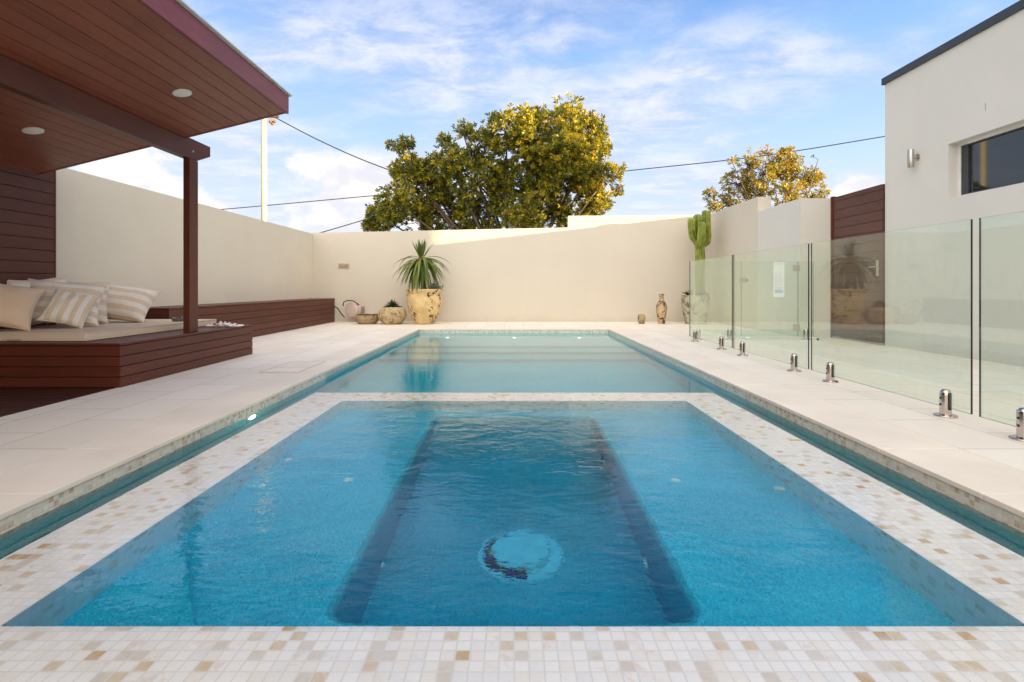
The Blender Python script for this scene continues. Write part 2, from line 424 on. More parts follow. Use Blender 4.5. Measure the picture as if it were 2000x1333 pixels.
def cactus_mat():
    m, t, out = mat('cactus_skin')
    o = t.n('ShaderNodeTexCoord').outputs['Object']
    z = t.n('ShaderNodeSeparateXYZ', {0: o}).outputs[2]
    n = t.noise(o, 8, 4)
    c = t.mix(t.smooth(n, .3, .7), (.12, .16, .014, 1), (.26, .30, .028, 1))
    pbsdf(t, out, Base_Color=c, Roughness=.45)
    return m
M_cactus = cactus_mat()

def stripe(name, axis, freq, c0, c1):
    m, t, out = mat(name)
    uv = t.n('ShaderNodeUVMap').outputs[0]
    u = t.n('ShaderNodeSeparateXYZ', {0: uv}).outputs[axis]
    s = t.m('FRACT', t.m('ADD', t.m('MULTIPLY', u, freq), .15))
    k = t.smooth(t.m('ABSOLUTE', t.m('SUBTRACT', s, .5)), .235, .265)
    o = t.n('ShaderNodeTexCoord').outputs['Object']
    c = t.mix(k, c0, c1)
    wv = t.noise(t.scale(uv, (400, 400, 1)), 1.0, 2)
    wr = t.noise(o, 9, 4, .6, dist=.8)
    pbsdf(t, out, Base_Color=t.mix(t.m('MULTIPLY', wv, .12), c, (.4, .33, .25, 1)), Roughness=.9, Normal=bump(t, t.m('ADD', wv, t.m('MULTIPLY', wr, 6.0)), .5, .004))
    return m
CR, TN = (.80, .75, .68, 1), (.70, .565, .42, 1)
M_str_v = stripe('striped_cushion_cloth', 1, 4.0, CR, TN)
M_str_u = stripe('striped_cushion_cloth_small', 0, 4.0, CR, TN)
M_tan = stripe('plain_tan_cushion_cloth', 0, .01, (.70, .51, .35, 1), (.70, .51, .35, 1))
M_matt = stripe('beige_mattress_cloth', 0, .01, (.66, .52, .38, 1), (.66, .52, .38, 1))

# ================================================================== SETTING
DECK0, DECK1 = -6.0, 12.17
PX = 1.817; PF = 10.06; PN = .70
g = MB()
g.add([(-400, -300, -.32), (400, -300, -.32), (400, 700, -.32), (-400, 700, -.32)], [(0, 1, 2, 3)])
# the ground sheet keeps clear of the pool: four sheets round it
g = MB(); X0, X1, Y0, Y1 = -2.6, 2.6, 0, 11
for a in ((-400, X0, -300, 700), (X1, 400, -300, 700), (X0, X1, -300, Y0), (X0, X1, Y1, 700)):
    g.add([(a[0], a[2], -.32), (a[1], a[2], -.32), (a[1], a[3], -.32), (a[0], a[3], -.32)], [(0, 1, 2, 3)])
tag(g.build('ground', M_ground), kind='structure')

CW = .40
d = MB()
for (a, b, c_, e) in ((-3.17, -PX-CW, DECK0, 12.17), (PX+CW, 5.12, DECK0, 12.17), (-PX-CW, PX+CW, PF+CW, 12.17),
                      (-PX-CW, PX+CW, DECK0, PN-CW), (-4.705, -3.17, 4.26, 12.17)):
    d.box(a, b, c_, e, -.2, -.0)
tag(d.build('pool_deck', M_paver), kind='structure')
cp = MB(); gp = .0016; TH = .024
y = 2.593-.57*4
while y < PF+CW-.01:
    y1 = min(y+.57, PF+CW)
    for sgn in (-1, 1):
        xs = sorted((sgn*(PX-.006*random.random()*0-0), sgn*(PX+CW)))
        cp.box(xs[0]+gp*0, xs[1], y+gp, y1-gp, -TH, .0, .004)
    y = y1
x = -PX
while x < PX-.01:
    x1 = min(x+.57, PX)
    cp.box(x+gp, x1-gp, PF, PF+CW-gp, -TH, .0, .004)
    cp.box(x+gp, x1-gp, PN-CW+gp, PN, -TH, .0, .004)
    x = x1
tag(cp.build('coping', M_cope), kind='structure')
# bed under the coping, set back so the coping oversails the tiled wall
b_ = MB()
for sgn in (-1, 1):
    xs = sorted((sgn*(PX+.06), sgn*(PX+CW))); b_.box(xs[0], xs[1], PN-CW, PF+CW, -.2, -TH-.001)
b_.box(-PX-.06, PX+.06, PF+.012, PF+CW, -.2, -TH-.001); b_.box(-PX-.06, PX+.06, PN-CW, PN-.002, -.2, -TH-.001)
tag(b_.build('coping_bed', M_cope), kind='structure')
# lower timber decking at left
dk = MB(); y = 4.255
while y > -3:
    dk.box(-4.70, -3.175, y-.088, y, -.03, -.004, .002); y -= .093
tag(dk.build('timber_decking', M_deckdark), kind='structure')
tag(MB().box(-4.70, -3.175, -3.2, 4.255, -.2, -.032).build('decking_base', M_gap), kind='structure')

# pool basin ---------------------------------------------------------------
WL = -.078
RX = 1.63; RY0, RY1 = 1.01, 4.28; RZ = -.066
IX = 1.31; IY0, IY1 = 1.33, 3.97
bs = MB()
STEP = 5.06
def vwall(mb, x0, y0, x1, y1, z0, z1, flip=False):
    q = [(x0, y0, z0), (x1, y1, z0), (x1, y1, z1), (x0, y0, z1)]
    mb.add(q, [(0, 1, 2, 3) if not flip else (3, 2, 1, 0)])
BZ = -.125                                   # foot of the tile band
LX = -PX-.045
for (mb_top, mb_bot, mi) in ((-TH, BZ, 0), (BZ, -1.35, 1)):
    bs.cur = mi
    vwall(bs, PX+.008, PF, PX+.008, PN, mb_bot, mb_top)
    vwall(bs, -PX-.008, PN, -PX-.008, STEP, mb_bot, mb_top)
    vwall(bs, -PX-.008, STEP, LX, STEP, mb_bot, mb_top)
    vwall(bs, LX, STEP, LX, PF+.01, mb_bot, mb_top)
    vwall(bs, LX, PF+.01, PX+.008, PF+.01, mb_bot, mb_top)
    vwall(bs, PX+.008, PN, -PX-.008, PN, mb_bot, mb_top)
bs.cur = 1
bs.add([(LX, PN, -1.3), (PX+.01, PN, -1.3), (PX+.01, 7.2, -1.05), (LX, 7.2, -1.05)], [(0, 1, 2, 3)])
bs.cur = 2
bs.box(LX+.001, PX+.007, 8.05, PF+.009, -1.2, WL-.20)
bs.box(LX+.001, PX+.007, 7.62, 8.049, -1.2, WL-.46)
bs.box(LX+.001, PX+.007, 7.19, 7.619, -1.2, WL-.72)
tag(bs.build('pool_basin', [M_band, M_pool, M_ledge]), kind='structure')
# pool water
pw = MB()
e = .02
pts = [(-PX-.03, PN-.02), (-RX+e, PN-.02), (-RX+e, RY1-e), (RX-e, RY1-e), (RX-e, PN-.02), (PX+.03, PN-.02), (PX+.03, PF+.03), (LX-.02, PF+.03), (LX-.02, STEP+.0), (-PX-.03, STEP+.0)]
pw.prism(pts, 'z', -1.4, WL)
tag(pw.build('pool_water', M_poolwater), kind='structure')

# ================================================================== SPA
spa = thing('spa_tub', (0, 2.65, -1.3), 'raised square spa with blue interior and white mosaic rim at the pool near end', 'spa')
rim = MB()
for (a, b, c_, e_) in ((-RX, -IX, RY0, RY1), (IX, RX, RY0, RY1), (-IX, IX, RY0, IY0), (-IX, IX, IY1, RY1)):
    rim.box(a, b, c_, e_, -1.3, RZ)
rim.build('rim', [M_rim], spa)
BD = RZ+.003-.30; FD = RZ+.003-.70
inn = MB()
wx, wy0, wy1, rr = .59, 1.565, 3.78, .09
ring = []
for (cx, cy, a0) in ((wx-rr, wy0+rr, -90), (wx-rr, wy1-rr, 0), (-wx+rr, wy1-rr, 90), (-wx+rr, wy0+rr, 180)):
    for k in range(7):
        a = R(a0+15*k); ring.append((cx+rr*math.cos(a), cy+rr*math.sin(a)))
outer = [(IX, IY0), (IX, IY1), (-IX, IY1), (-IX, IY0)]
vs = [(x, y, BD) for x, y in ring]+[(x, y, BD) for x, y in outer]; n = len(ring); fs = []
for q in range(4):
    for k in range(6): fs.append((q*7+k, n+q, q*7+k+1))
    fs.append((q*7+6, n+q, n+(q+1) % 4, ((q+1)*7) % n))
inn.add(vs, [f[::-1] if False else f for f in fs])
# rolled bench edge then well wall
lv = [(0, 0), (.012, -.004), (.022, -.014), (.028, -.03), (.03, FD-BD)]
base = len(inn.v); allr = []
def inset(p, d_):
    x, y = p; y = y if d_ < .0299 or y < 2.5 else y-.45; cx = max(-wx+rr, min(wx-rr, x)); wq = wy1 if d_ < .0299 else wy1-.45; cy = max(wy0+rr, min(wq-rr, y)); v = Vector((x-cx, y-cy))
    v = v.normalized()*(rr-d_); return (cx+v.x, cy+v.y)
for (d_, dz_) in lv: allr.append([(*inset(p, d_), BD+dz_) for p in ring])
vv = [p for r_ in allr for p in r_]
ff = [(i*n+k, i*n+(k+1) % n, (i+1)*n+(k+1) % n, (i+1)*n+k) for i in range(len(lv)-1) for k in range(n)]
ff.append([(len(lv)-1)*n+k for k in range(n)])
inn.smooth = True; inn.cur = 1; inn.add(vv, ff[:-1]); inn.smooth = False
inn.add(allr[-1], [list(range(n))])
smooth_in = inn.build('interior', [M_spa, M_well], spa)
cs = MB().prism([(-IX, IY0), (-.87, IY0), (-.87, 1.43), (-1.22, 1.93), (-IX, 1.97)], 'z', BD-.01, BD+.055)
cs.build('corner_seat', M_spa, spa)
# jets
for (x, y, z, r, nrm) in ((-.83, 2.62, BD, .028, 'z'), (.81, 2.62, BD, .028, 'z'), (1.27, 2.5, BD, .024, 'z'), (-1.25, 2.9, BD, .024, 'z'),
                          (-.52, 2.05, -.55, .02, 'x'), (-.52, 1.68, -.58, .02, 'x'), (.52, 2.05, -.55, .02, 'X'), (.52, 1.68, -.58, .02, 'X')):
    j = MB(); j.smooth = True
    pr_ = [(r, 0), (r, .006), (r*.7, .012), (r*.6, .004), (r*.25, .004), (r*.2, .012), (.0005, .012)]
    if nrm == 'z': j.lathe(pr_, (x, y, z), 20)
    elif nrm == 'x': j.lathe(pr_, (x, y, z), 20, axis='x')
    else: j.lathe([(a, -b) for a, b in pr_], (x, y, z), 20, axis='x')
    j.build('jet', M_white, spa)
c0 = (.03, 2.31, FD)
dr = MB(); dr.smooth = True
dr.lathe([(.187, 0), (.187, .010), (.14, .012)], c0, 56)
dr.lathe([(.134, .0), (.134, .05), (.126, .06), (.001, .062)], c0, 48)
dob = dr.build('floor_cover', simple('aqua_cover', (.20, .66, .74), .4, var=.10, vs=14), spa); smoothshade(dob, 30)
random.seed(4)
mats_arc = [simple('cobalt_tile', (.02, .05, .42), .15), simple('navy_tile', (.004, .010, .03), .15), simple('gold_tile', (.45, .30, .05), .2, .3)]
arc = MB()
for k in range(44):
    ang = 100+k*4.1; a = R(ang); ca, sa = math.cos(a), math.sin(a)
    for q in range(3):
        if k < 10 and q: continue
        rad = .139+q*.0105; z_ = .050-q*.014
        if q == 2 and random.random() < .25: continue
        arc.cur = random.choice((2, 0, 2)) if k < 10 else random.choice((1, 1, 1, 0) if q else (1, 1, 2))
        def P(u, v, z): return (c0[0]+(rad+u)*ca-v*sa, c0[1]+(rad+u)*sa+v*ca, FD+z)
        arc.hexa([P(-.005, -.0048, .011), P(.005, -.0048, .011), P(.005, .0048, .011), P(-.005, .0048, .011), P(-.005, -.0048, z_), P(.005, -.0048, z_), P(.005, .0048, z_), P(-.005, .0048, z_)])
arc.build('mosaic_arc', mats_arc, dob)
# spa water, spilling as a thin film over the rim
sw = MB().box(-RX+.002, RX-.002, RY0+.002, RY1-.002, -1.28, RZ+.004)
tag(sw.build('spa_water', M_spawater), kind='structure')

# lit pool lamps
m, t, out = mat('lamp_lens')
em = t.n('ShaderNodeEmission', {'Color': (.9, 1, .95, 1), 'Strength': 5.0}); t.t.links.new(em.outputs[0], out.inputs[0]); M_lens = m
def pool_lamp(p, nx, label, r=.035):
    th = thing('pool_lamp', p, label, 'pool light', 'small lit lamps under the pool water')
    a = MB(); a.smooth = True
    ax, s_ = nx
    if ax == 'z': a.lathe([(r*1.3, 0), (r*1.3, .006), (r, .008)], p, 24)
    else: a.lathe([(r*1.3, 0), (r*1.3, s_*.006), (r, s_*.008)], p, 24, axis=ax)
    a.build('ring', M_white, th)
    b = MB(); b.smooth = True
    if ax == 'z': b.lathe([(r*.9, .0085), (r*.6, .014), (.001, .016)], p, 24)
    else: b.lathe([(r*.9, s_*.0085), (r*.6, s_*.014), (.001, s_*.016)], p, 24, axis=ax)
    b.build('lens', M_lens, th)
for i, xx in enumerate((-1.19, 0, 1.17)):
    pool_lamp((xx, 9.35, WL-.199), ('z', 1), ('left', 'middle', 'right')[i]+' one of three lit lamps on the ledge at the pool far end', .03)
pool_lamp((-PX-.007, 3.62, WL-.09), ('x', 1), 'lit white lamp in the narrow channel left of the spa', .05)

# ================================================================== WALLS
bw = MB().prism([(-4.905, -.3), (5.2, -.3), (5.2, 2.50), (1.266, 2.472), (1.266, 2.20), (-4.905, 2.07)], 'y', 12.17, 12.39)
tag(bw.build('back_wall', M_wall, origin=(0, 12.17, -.3)), 'cream rendered wall across the far end of the pool, stepping up towards the right', 'wall')
lw = MB().box(-4.905, -4.705, -6, 12.169, -.3, 2.055)
tag(lw.build('side_wall', M_wall_left, origin=(-4.8, 3, -.3)), 'long warm cream wall on the left behind the daybed and the timber bench', 'wall')
rw = MB().box(4.59, 4.84, 9.83, 12.169, -.3, 2.51)
tag(rw.build('garden_wall', M_wall, origin=(4.7, 11, -.3)), 'taller cream wall on the right behind the cactus, ending in a square shoulder', 'wall')
rl = MB().prism([(4.592, 9.829), (4.592, 8.36), (5.14, 8.36), (5.14, 8.58), (4.80, 8.58), (4.80, 9.829)], 'z', -.3, 2.23)
tag(rl.build('garden_wall', M_house, origin=(4.7, 9, -.3)), 'lower pale wall between the square shoulder and the timber door, turning a corner behind the glass gate', 'wall')

# ================================================================== HOUSE on the right
HX = 5.12; HY = 7.2; HF = 13.1
h = thing('house', (9, 1, -.3), 'pale grey rendered flat-roofed house on the right with a high dark window', 'house')
wl = MB(); wy, wy2, wz0, wz1 = 3.2, 6.15, 1.85, 2.49
TOP = 3.60
wl.box(HX, HX+.25, -6, wy, -.3, TOP); wl.box(HX, HX+.25, wy2, HY, -.3, TOP)
wl.box(HX, HX+.25, wy, wy2, -.3, wz0); wl.box(HX, HX+.25, wy, wy2, wz1, TOP)
wl.prism([(HX+.25, -.3), (HF, -.3), (HF, 4.05), (HX+.25, TOP)], 'y', HY-.25, HY)
wl.box(HF-.25, HF, -6, HY-.25, -.3, 3.9)
MB().box(11.0, 13.0, 10.6, 12.45, -.3, 6.3).build('added_shade_block', M_house, h)  # unseen block, added only to shade the left side of the big tree
MB().box(HF-.2, HF-.0, HY+.001, 10.599, -.3, 2.6).build('linking_wall', M_house, h)  # joins the house to the added shade block
wl.box(HX+.25, HX+.27, wy-.1, wy2+.1, wz0-.1, wz1+.1)
wl.build('wall', M_house, h)
MB().prism([(HX-.03, TOP), (HF+.03, 4.06), (HF+.03, 4.14), (HX-.03, TOP+.09)], 'y', -6, HY+.03).build('roof_edge', M_charcoal, h)
w = MB()
fr = HX+.117
for a in ((wy, wy2, wz0, wz0+.03), (wy, wy2, wz1-.03, wz1), (wy2-.03, wy2, wz0+.03, wz1-.03), (wy, wy+.03, wz0+.03, wz1-.03)):
    w.box(fr, fr+.06, a[0], a[1], a[2], a[3])
win = w.build('window', simple('white_window_frame', (.72, .72, .72), .4), h)
w = MB()
for a in ((wy+.03, wy2-.03, wz0+.03, wz0+.045), (wy+.03, wy2-.03, wz1-.045, wz1-.03), (wy2-.12, wy2-.03, wz0+.045, wz1-.045), (4.6, 4.66, wz0+.045, wz1-.045)):
    w.box(fr+.01, fr+.05, a[0], a[1], a[2], a[3])
w.build('sash', M_charcoal, win)
MB().box(fr+.03, fr+.036, wy+.03, wy2-.125, wz0+.045, wz1-.045).build('pane', M_darkglass, win)
MB().box(HX-.004, HX, 5.66, 5.668, 2.72, 2.80).build('weep_strip', M_steelb, h)

# wall lamp
L = thing('wall_lamp', (HX, 6.62, 2.3), 'slim brushed steel up-and-down lamp on the house wall left of the window', 'wall light')
a = MB(); a.smooth = True; cx, cy = HX-.085, 6.62
a.lathe([(.001, 2.325), (.034, 2.325), (.036, 2.33), (.036, 2.545), (.034, 2.55), (.001, 2.55)], (cx, cy, 0), 28)
smoothshade(a.build('barrel', M_steelb, L), 30)
a = MB(); a.lathe([(.045, 0), (.045, -.012), (.02, -.02), (.016, -.055)], (HX, cy, 2.45), 24, axis='x'); smoothshade(a.build('mount', M_steelb, L), 30)

# timber door at the right
D = thing('timber_door', (5.1, 7.8, 0), 'tall dark timber door of horizontal boards between the house and the pale wall', 'door')
b = MB(); z = .03
while z < 2.2:
    z1 = min(z+.142, 2.235)
    b.box(5.085, 5.112, 7.21, 8.31, z, z1-.005, .002); z = z1
b.build('boards', timber('door_timber', 'u', (.085, .028, .02), .4, .3), D)
MB().box(5.1125, 5.13, 7.21, 8.31, .03, 2.232).build('backing', M_gap, D)
MB().box(5.07, 5.135, 8.312, 8.358, .0, 2.25).build('door_frame', M_tim_v, D)
MB().box(5.07, 5.13, 7.21, 8.31, .004, .026).build('threshold', M_steelb, D)
hd = MB(); hd.box(5.077, 5.085, 7.27, 7.32, .96, 1.18, .003)
hob = hd.build('handle_plate', M_steelb, D)
lv_ = MB(); lv_.tube([(5.08, 7.295, 1.09), (5.035, 7.295, 1.09), (5.03, 7.31, 1.09), (5.03, 7.41, 1.09)], .009, 8); smoothshade(lv_.build('lever', M_steel, hob), 50)

# ================================================================== GLASS FENCE
GX = 2.68; GT = 1.20; GB = .057
sp_body = None
def spigot_mesh():
    a = MB(); a.smooth = True; r = .031
    prof = [(.062, 0), (.062, .007), (.058, .011), (r+.002, .012)]
    a.lathe(prof, (0, 0, 0), 32)
    base = a
    b = MB(); b.smooth = True
    b.lathe([(r, .011), (r, .135), (r*.96, .147), (r*.82, .158), (r*.55, .166), (r*.2, .1685), (.0005, .169)], (0, 0, 0), 32)
    return base, b
bb, bd = spigot_mesh()
tmpb = bb.build('base_plate', M_steel); smoothshade(tmpb, 35)
tmpd = bd.build('spigot', M_steel); smoothshade(tmpd, 35)
me_base, me_body = tmpb.data, tmpd.data
bpy.data.objects.remove(tmpb); bpy.data.objects.remove(tmpd)
slot = MB(); slot.box(-.0095, .0095, -.034, .034, .045, .150)
tmps = slot.build('slot', M_black); me_slot = tmps.data; bpy.data.objects.remove(tmps)
bolt = MB(); bolt.smooth = True
bolt.lathe([(.007, 0), (.007, -.004), (.0005, -.004)], (-.030, 0, 0), 12, axis='x')
tmpk = bolt.build('grub_screw', M_black); me_bolt = tmpk.data; bpy.data.objects.remove(tmpk)
def spigot(parent, x, y, rot=0.0):
    po = Vector(parent['_o'])
    o = bpy.data.objects.new('spigot', me_body); C.collection.objects.link(o); o.parent = parent; o.location = Vector((x, y, 0))-po; o.rotation_euler = (0, 0, rot)
    for nm, me, hz_ in (('base_plate', me_base, 0), ('slot', me_slot, 0), ('grub_screw', me_bolt, .075), ('grub_screw', me_bolt, .115)):
        c = bpy.data.objects.new(nm, me); C.collection.objects.link(c); c.parent = o; c.location = (0, 0, hz_)
    return o
def glass_box(mb, x0, x1, y0, y1, z0, z1, dark=()):
    p = [(x0,y0,z0),(x1,y0,z0),(x1,y1,z0),(x0,y1,z0),(x0,y0,z1),(x1,y0,z1),(x1,y1,z1),(x0,y1,z1)]
    alongy = (y1-y0) > (x1-x0)
    for f in ((0,3,2,1),(4,5,6,7),(0,1,5,4),(1,2,6,5),(2,3,7,6),(3,0,4,7)):
        big = f in ((1,2,6,5),(3,0,4,7)) if alongy else f in ((0,1,5,4),(2,3,7,6))
        mb.cur = 0 if big else 1
        mb.add([p[i] for i in f], [(0,1,2,3)])
M_gedge2 = simple('green_glass_edge', (.10, .16, .12), .1)
panels = [(6.405, 7.96, (6.74, 7.72), 'far clear glass fence panel in front of the cactus pot'),
          (4.745, 6.365, (4.99, 6.12), 'clear glass fence panel in front of the glass gate'),
          (3.055, 4.70, (3.24, 4.42), 'clear glass fence panel through which the timber door shows'),
          (1.00, 3.00, (2.74, 1.35), 'nearest glass fence panel, running out of the picture at right')]
for (y0, y1, sp, lab) in panels:
    T = thing('glass_fence_panel', (GX, (y0+y1)/2, 0), lab, 'fence panel', 'frameless glass fence panels')
    a = MB(); glass_box(a, GX-.006, GX+.006, y0, y1, GB, GT); a.build('glass', [M_glass, M_gedge], T)
    for s_ in sp: spigot(T, GX, s_)
T = thing('glass_fence_panel', (3.08, 7.99, 0), 'short glass fence panel turning the corner beside the gate latch', 'fence panel', 'frameless glass fence panels')
a = MB(); glass_box(a, GX+.02, 3.475, 7.984, 7.996, GB, GT); a.build('glass', [M_glass, M_gedge2], T)
spigot(T, 2.82, 7.99, R(90)); spigot(T, 3.30, 7.99, R(90))
G = thing('glass_gate', (3.9, 7.99, 0), 'frameless glass gate with steel hinges and a paper notice', 'gate')
a = MB(); glass_box(a, 3.485, 4.345, 7.984, 7.996, GB, GT); a.build('glass', [M_glass, M_gedge2], G)
for zc in (1.10, .19):
    q = MB().box(4.26, 4.345, 7.972, 7.983, zc-.05, zc+.05, .003).box(4.35, 4.372, 7.972, 7.983, zc-.05, zc+.05, .003)
    q.build('hinge', M_steelb, G)
q = MB().box(3.44, 3.56, 7.965, 7.983, .875, .945, .004); lt = q.build('latch', M_steelb, G)
MB().box(3.56, 3.58, 7.968, 7.980, .90, .92, .003).build('latch_knob', M_black, lt)
T = thing('hinge_panel', (4.46, 7.99, 0), 'narrow fixed strip of glass between the gate hinges and the wall corner', 'fence panel')
a = MB(); glass_box(a, 4.352, 4.585, 7.984, 7.996, GB, GT); a.build('glass', [M_glass, M_gedge2], T)
spigot(T, 4.47, 7.99, R(90))
N = thing('notice', (4.05, 7.97, .65), 'white paper safety notice hanging on the glass gate', 'notice')
q = MB().box(3.965, 4.13, 7.970, 7.973, .655, 1.185)
q.cur = 1
for z in (1.165, 1.15, 1.02, .80, .79, .775): q.box(3.985, 4.11, 7.9685, 7.9697, z, z+.005)
for k in range(16):
    z = .83+k*.011; q.box(3.985, 3.985+random.uniform(.03, .055), 7.9685, 7.9697, z, z+.003); q.box(4.05, 4.05+random.uniform(.03, .06), 7.9685, 7.9697, z, z+.003)
q.cur = 2; q.box(3.985, 4.11, 7.9685, 7.9697, .715, .765)
q.build('paper', [M_paperw, M_ink, simple('blue_print', (.35, .52, .68), .7)], N)
q = MB(); q.lathe([(.014, 0), (.02, .012), (.012, .03), (.001, .034)], (4.60, 7.9, 0), 16); smoothshade(q.build('door_stop', M_black, origin=(4.60, 7.9, 0)), 40)
tag(bpy.data.objects['door_stop'], 'small black rubber stop on the paving below the gate hinge', 'door stop')

# skimmer lid let into the deck
q = thing('skimmer_lid', (-2.18, 5.25, 0), 'flush rectangular access lid in the left paving beside the pool', 'access lid')
f_ = MB(); x0, x1, y0, y1 = -2.40, -2.03, 4.91, 5.62
for a_ in ((x0, x1, y0, y0+.006), (x0, x1, y1-.006, y1), (x0, x0+.006, y0+.006, y1-.006), (x1-.006, x1, y0+.006, y1-.006), (x0+.006, x1-.006, 5.22, 5.226)):
    f_.box(a_[0], a_[1], a_[2], a_[3], -.002, .003)
f_.build('edge_trim', simple('brown_trim', (.40, .32, .25), .6), q)
MB().box(x0+.007, x1-.007, y0+.007, 5.219, -.002, .0022).box(x0+.007, x1-.007, 5.227, y1-.007, -.002, .0022).build('stone_infill', M_cope, q)

# ================================================================== PAVILION
P = thing('pavilion', (-3.2, 1.5, 0), 'dark red timber pavilion with a sloping boarded ceiling over the daybed', 'pavilion')
def sz(x): return .8+2.272-.2486*abs(x)               # ceiling height at x
sf = MB(); x = -2.25; RB = -2.5; RE = 5.10
while x > -4.66:
    x1 = max(x-.115, -4.70); a, b = x-.003, x1+.003
    sf.hexa([(b, RB, sz(b)), (a, RB, sz(a)), (a, RE, sz(a)), (b, RE, sz(b)), (b, RB, sz(b)+.02), (a, RB, sz(a)+.02), (a, RE, sz(a)+.02), (b, RE, sz(b)+.02)])
    x = x1
sf.build('soffit', M_soffit, P)
xa, xb = -4.70, -2.25
MB().hexa([(xa, RB, sz(xa)+.021), (xb, RB, sz(xb)+.021), (xb, RE, sz(xb)+.021), (xa, RE, sz(xa)+.021), (xa, RB, sz(xa)+.15), (xb, RB, sz(xb)+.15), (xb, RE, sz(xb)+.15), (xa, RE, sz(xa)+.15)]).build('roof_core', M_gap, P)
fz = sz(-2.25)
MB().box(-2.249, -2.215, RB, RE+.03, fz-.006, fz+.17, .003).build('fascia', M_fascia, P)
MB().hexa([(xa, RE+.002, sz(xa)-.004), (xb, RE+.002, sz(xb)-.004), (xb, RE+.028, sz(xb)-.004), (xa, RE+.028, sz(xa)-.004), (xa, RE+.002, sz(xa)+.155), (xb, RE+.002, sz(xb)+.165), (xb, RE+.028, sz(xb)+.165), (xa, RE+.028, sz(xa)+.155)]).build('end_fascia', M_fascia, P)
MB().hexa([(xa, RB, sz(xa)+.158), (-2.19, RB, fz+.174), (-2.19, RE+.05, fz+.174), (xa, RE+.05, sz(xa)+.158), (xa, RB, sz(xa)+.166), (-2.19, RB, fz+.184), (-2.19, RE+.05, fz+.184), (xa, RE+.05, sz(xa)+.166)]).build('roof_sheet', M_roofsheet, P)
bm_ = MB().prism([(RB, 2.085), (5.30, 2.085), (5.53, 2.184), (5.53, 2.287), (5.13, 2.287), (5.13, 2.262), (RB, 2.262)], 'x', -3.30, -3.22)
beam = bm_.build('beam', M_tim_u, P)
q = MB(); q.lathe([(.011, 0), (.011, .006), (.004, .008)], (-3.22, 5.23, 2.165), 12, axis='x'); q.build('bolt', M_steelb, beam)
post = MB().box(-3.285, -3.222, 5.18, 5.32, .356, 2.0845, .003); post.build('post', M_tim_v, P)
th = math.atan(.2486)
for (x, y) in ((-2.718, 4.27), (-3.947, 4.28)):
    a = MB(); a.smooth = True; a.lathe([(.062, -.009), (.070, -.007), (.071, 0)], (0, 0, 0), 36)
    a.lathe([(.001, -.006), (.062, -.006), (.062, -.004)], (0, 0, 0), 36)
    for v in a.v:
        v.rotate(Matrix.Rotation(-th, 3, 'Y')); v += Vector((x, y, sz(x)-.001))
    a.build('downlight', M_white, P)
# timber screen against the left wall
S = thing('timber_screen', (-4.66, 2.4, 0), 'dark timber boarding on the wall behind the pillows', 'wall cladding')
b = MB(); z = .02
while z < 1.99:
    z1 = min(z+.115, 2.0)
    b.box(-4.675, -4.65, -2.5, 5.28, z, z1-.005, .002); z = z1
b.build('boards', M_tim_u, S)
MB().box(-4.704, -4.676, -2.5, 5.28, .02, 1.995).build('backing', M_gap, S)
MB().box(-4.704, -4.648, 5.281, 5.295, .02, 1.998).build('corner_trim', M_tim_v, S)

# daybed platform
DB = thing('daybed', (-3.9, 5.2, 0), 'dark timber daybed base with boarded sides carrying the mattress', 'daybed')
bx0, bx1, by0, by1, bh = -4.646, -3.142, 4.16, 6.27, .355
def clad(root, x0, x1, y0, y1, h, nb, mat_):
    b = MB(); bh_ = (h-.022)/nb
    for k in range(nb):
        z0 = .004+k*bh_; z1 = z0+bh_-.006
        b.box(x0+.02, x1-.0, y0, y0+.018, z0, z1, .002)
        b.box(x1-.018, x1, y0+.0185, y1, z0, z1, .002)
    b.build('side_boards', mat_, root)
    b = MB(); yy = x1-.0
    x = x1
    tb = MB(); tb.box(x1-.094, x1+.004, y0-.004, y1, h-.018, h, .002)
    x = x1-.097
    while x > x0+.02:
        xx = max(x-.094, x0); tb.box(xx, x, y0-.004, y1, h-.018, h, .002); x = xx-.003
    tb.build('top_boards', M_tim_v if mat_ is M_tim_u else mat_, root)
    MB().box(x0, x1-.0185, y0+.0185, y1-.001, .003, h-.0185).build('carcass', M_gap, root)
clad(DB, bx0, bx1, by0, by1, bh, 4, M_tim_u)
# long bench along the wall
LB = thing('bench_box', (-4.45, 9.2, 0), 'long low timber bench box running along the left wall to the far corner', 'bench')
clad(LB, -4.704, -4.18, 6.32, 12.16, .55, 5, M_tim_u)

# mattress
MT = thing('mattress', (-4.1, 5.2, bh), 'flat beige mattress on the timber daybed', 'mattress')
bmx = bmesh.new(); bmesh.ops.create_cube(bmx, size=1)
for v in bmx.verts: v.co = Vector((-4.085+v.co.x*1.11, 5.25+v.co.y*1.90, bh+.036+v.co.z*.066))
bmesh.ops.bevel(bmx, geom=list(bmx.edges), offset=.016, segments=3, affect='EDGES', profile=.5)
a = MB().bm(bmx); o = a.build('cover', M_matt, MT); smoothshade(o, 60)
pp = MB(); x0, x1, y0, y1 = -4.64, -3.53, 4.30, 6.20
for z in (bh+.066, bh+.008):
    rc = .012
    pts = [(x0+rc, y0, z), (x1-rc, y0, z), (x1, y0+rc, z), (x1, y1-rc, z), (x1-rc, y1, z), (x0+rc, y1, z)]
    pp.tube(pts, .004, 6)
smoothshade(pp.build('piping', M_matt, MT), 60)
q = MB().box(-4.17, -4.06, 4.288, 4.299, bh+.006, bh+.018, .002); q.build('zip_tab', simple('tan_tape', (.42, .30, .2), .8), MT)

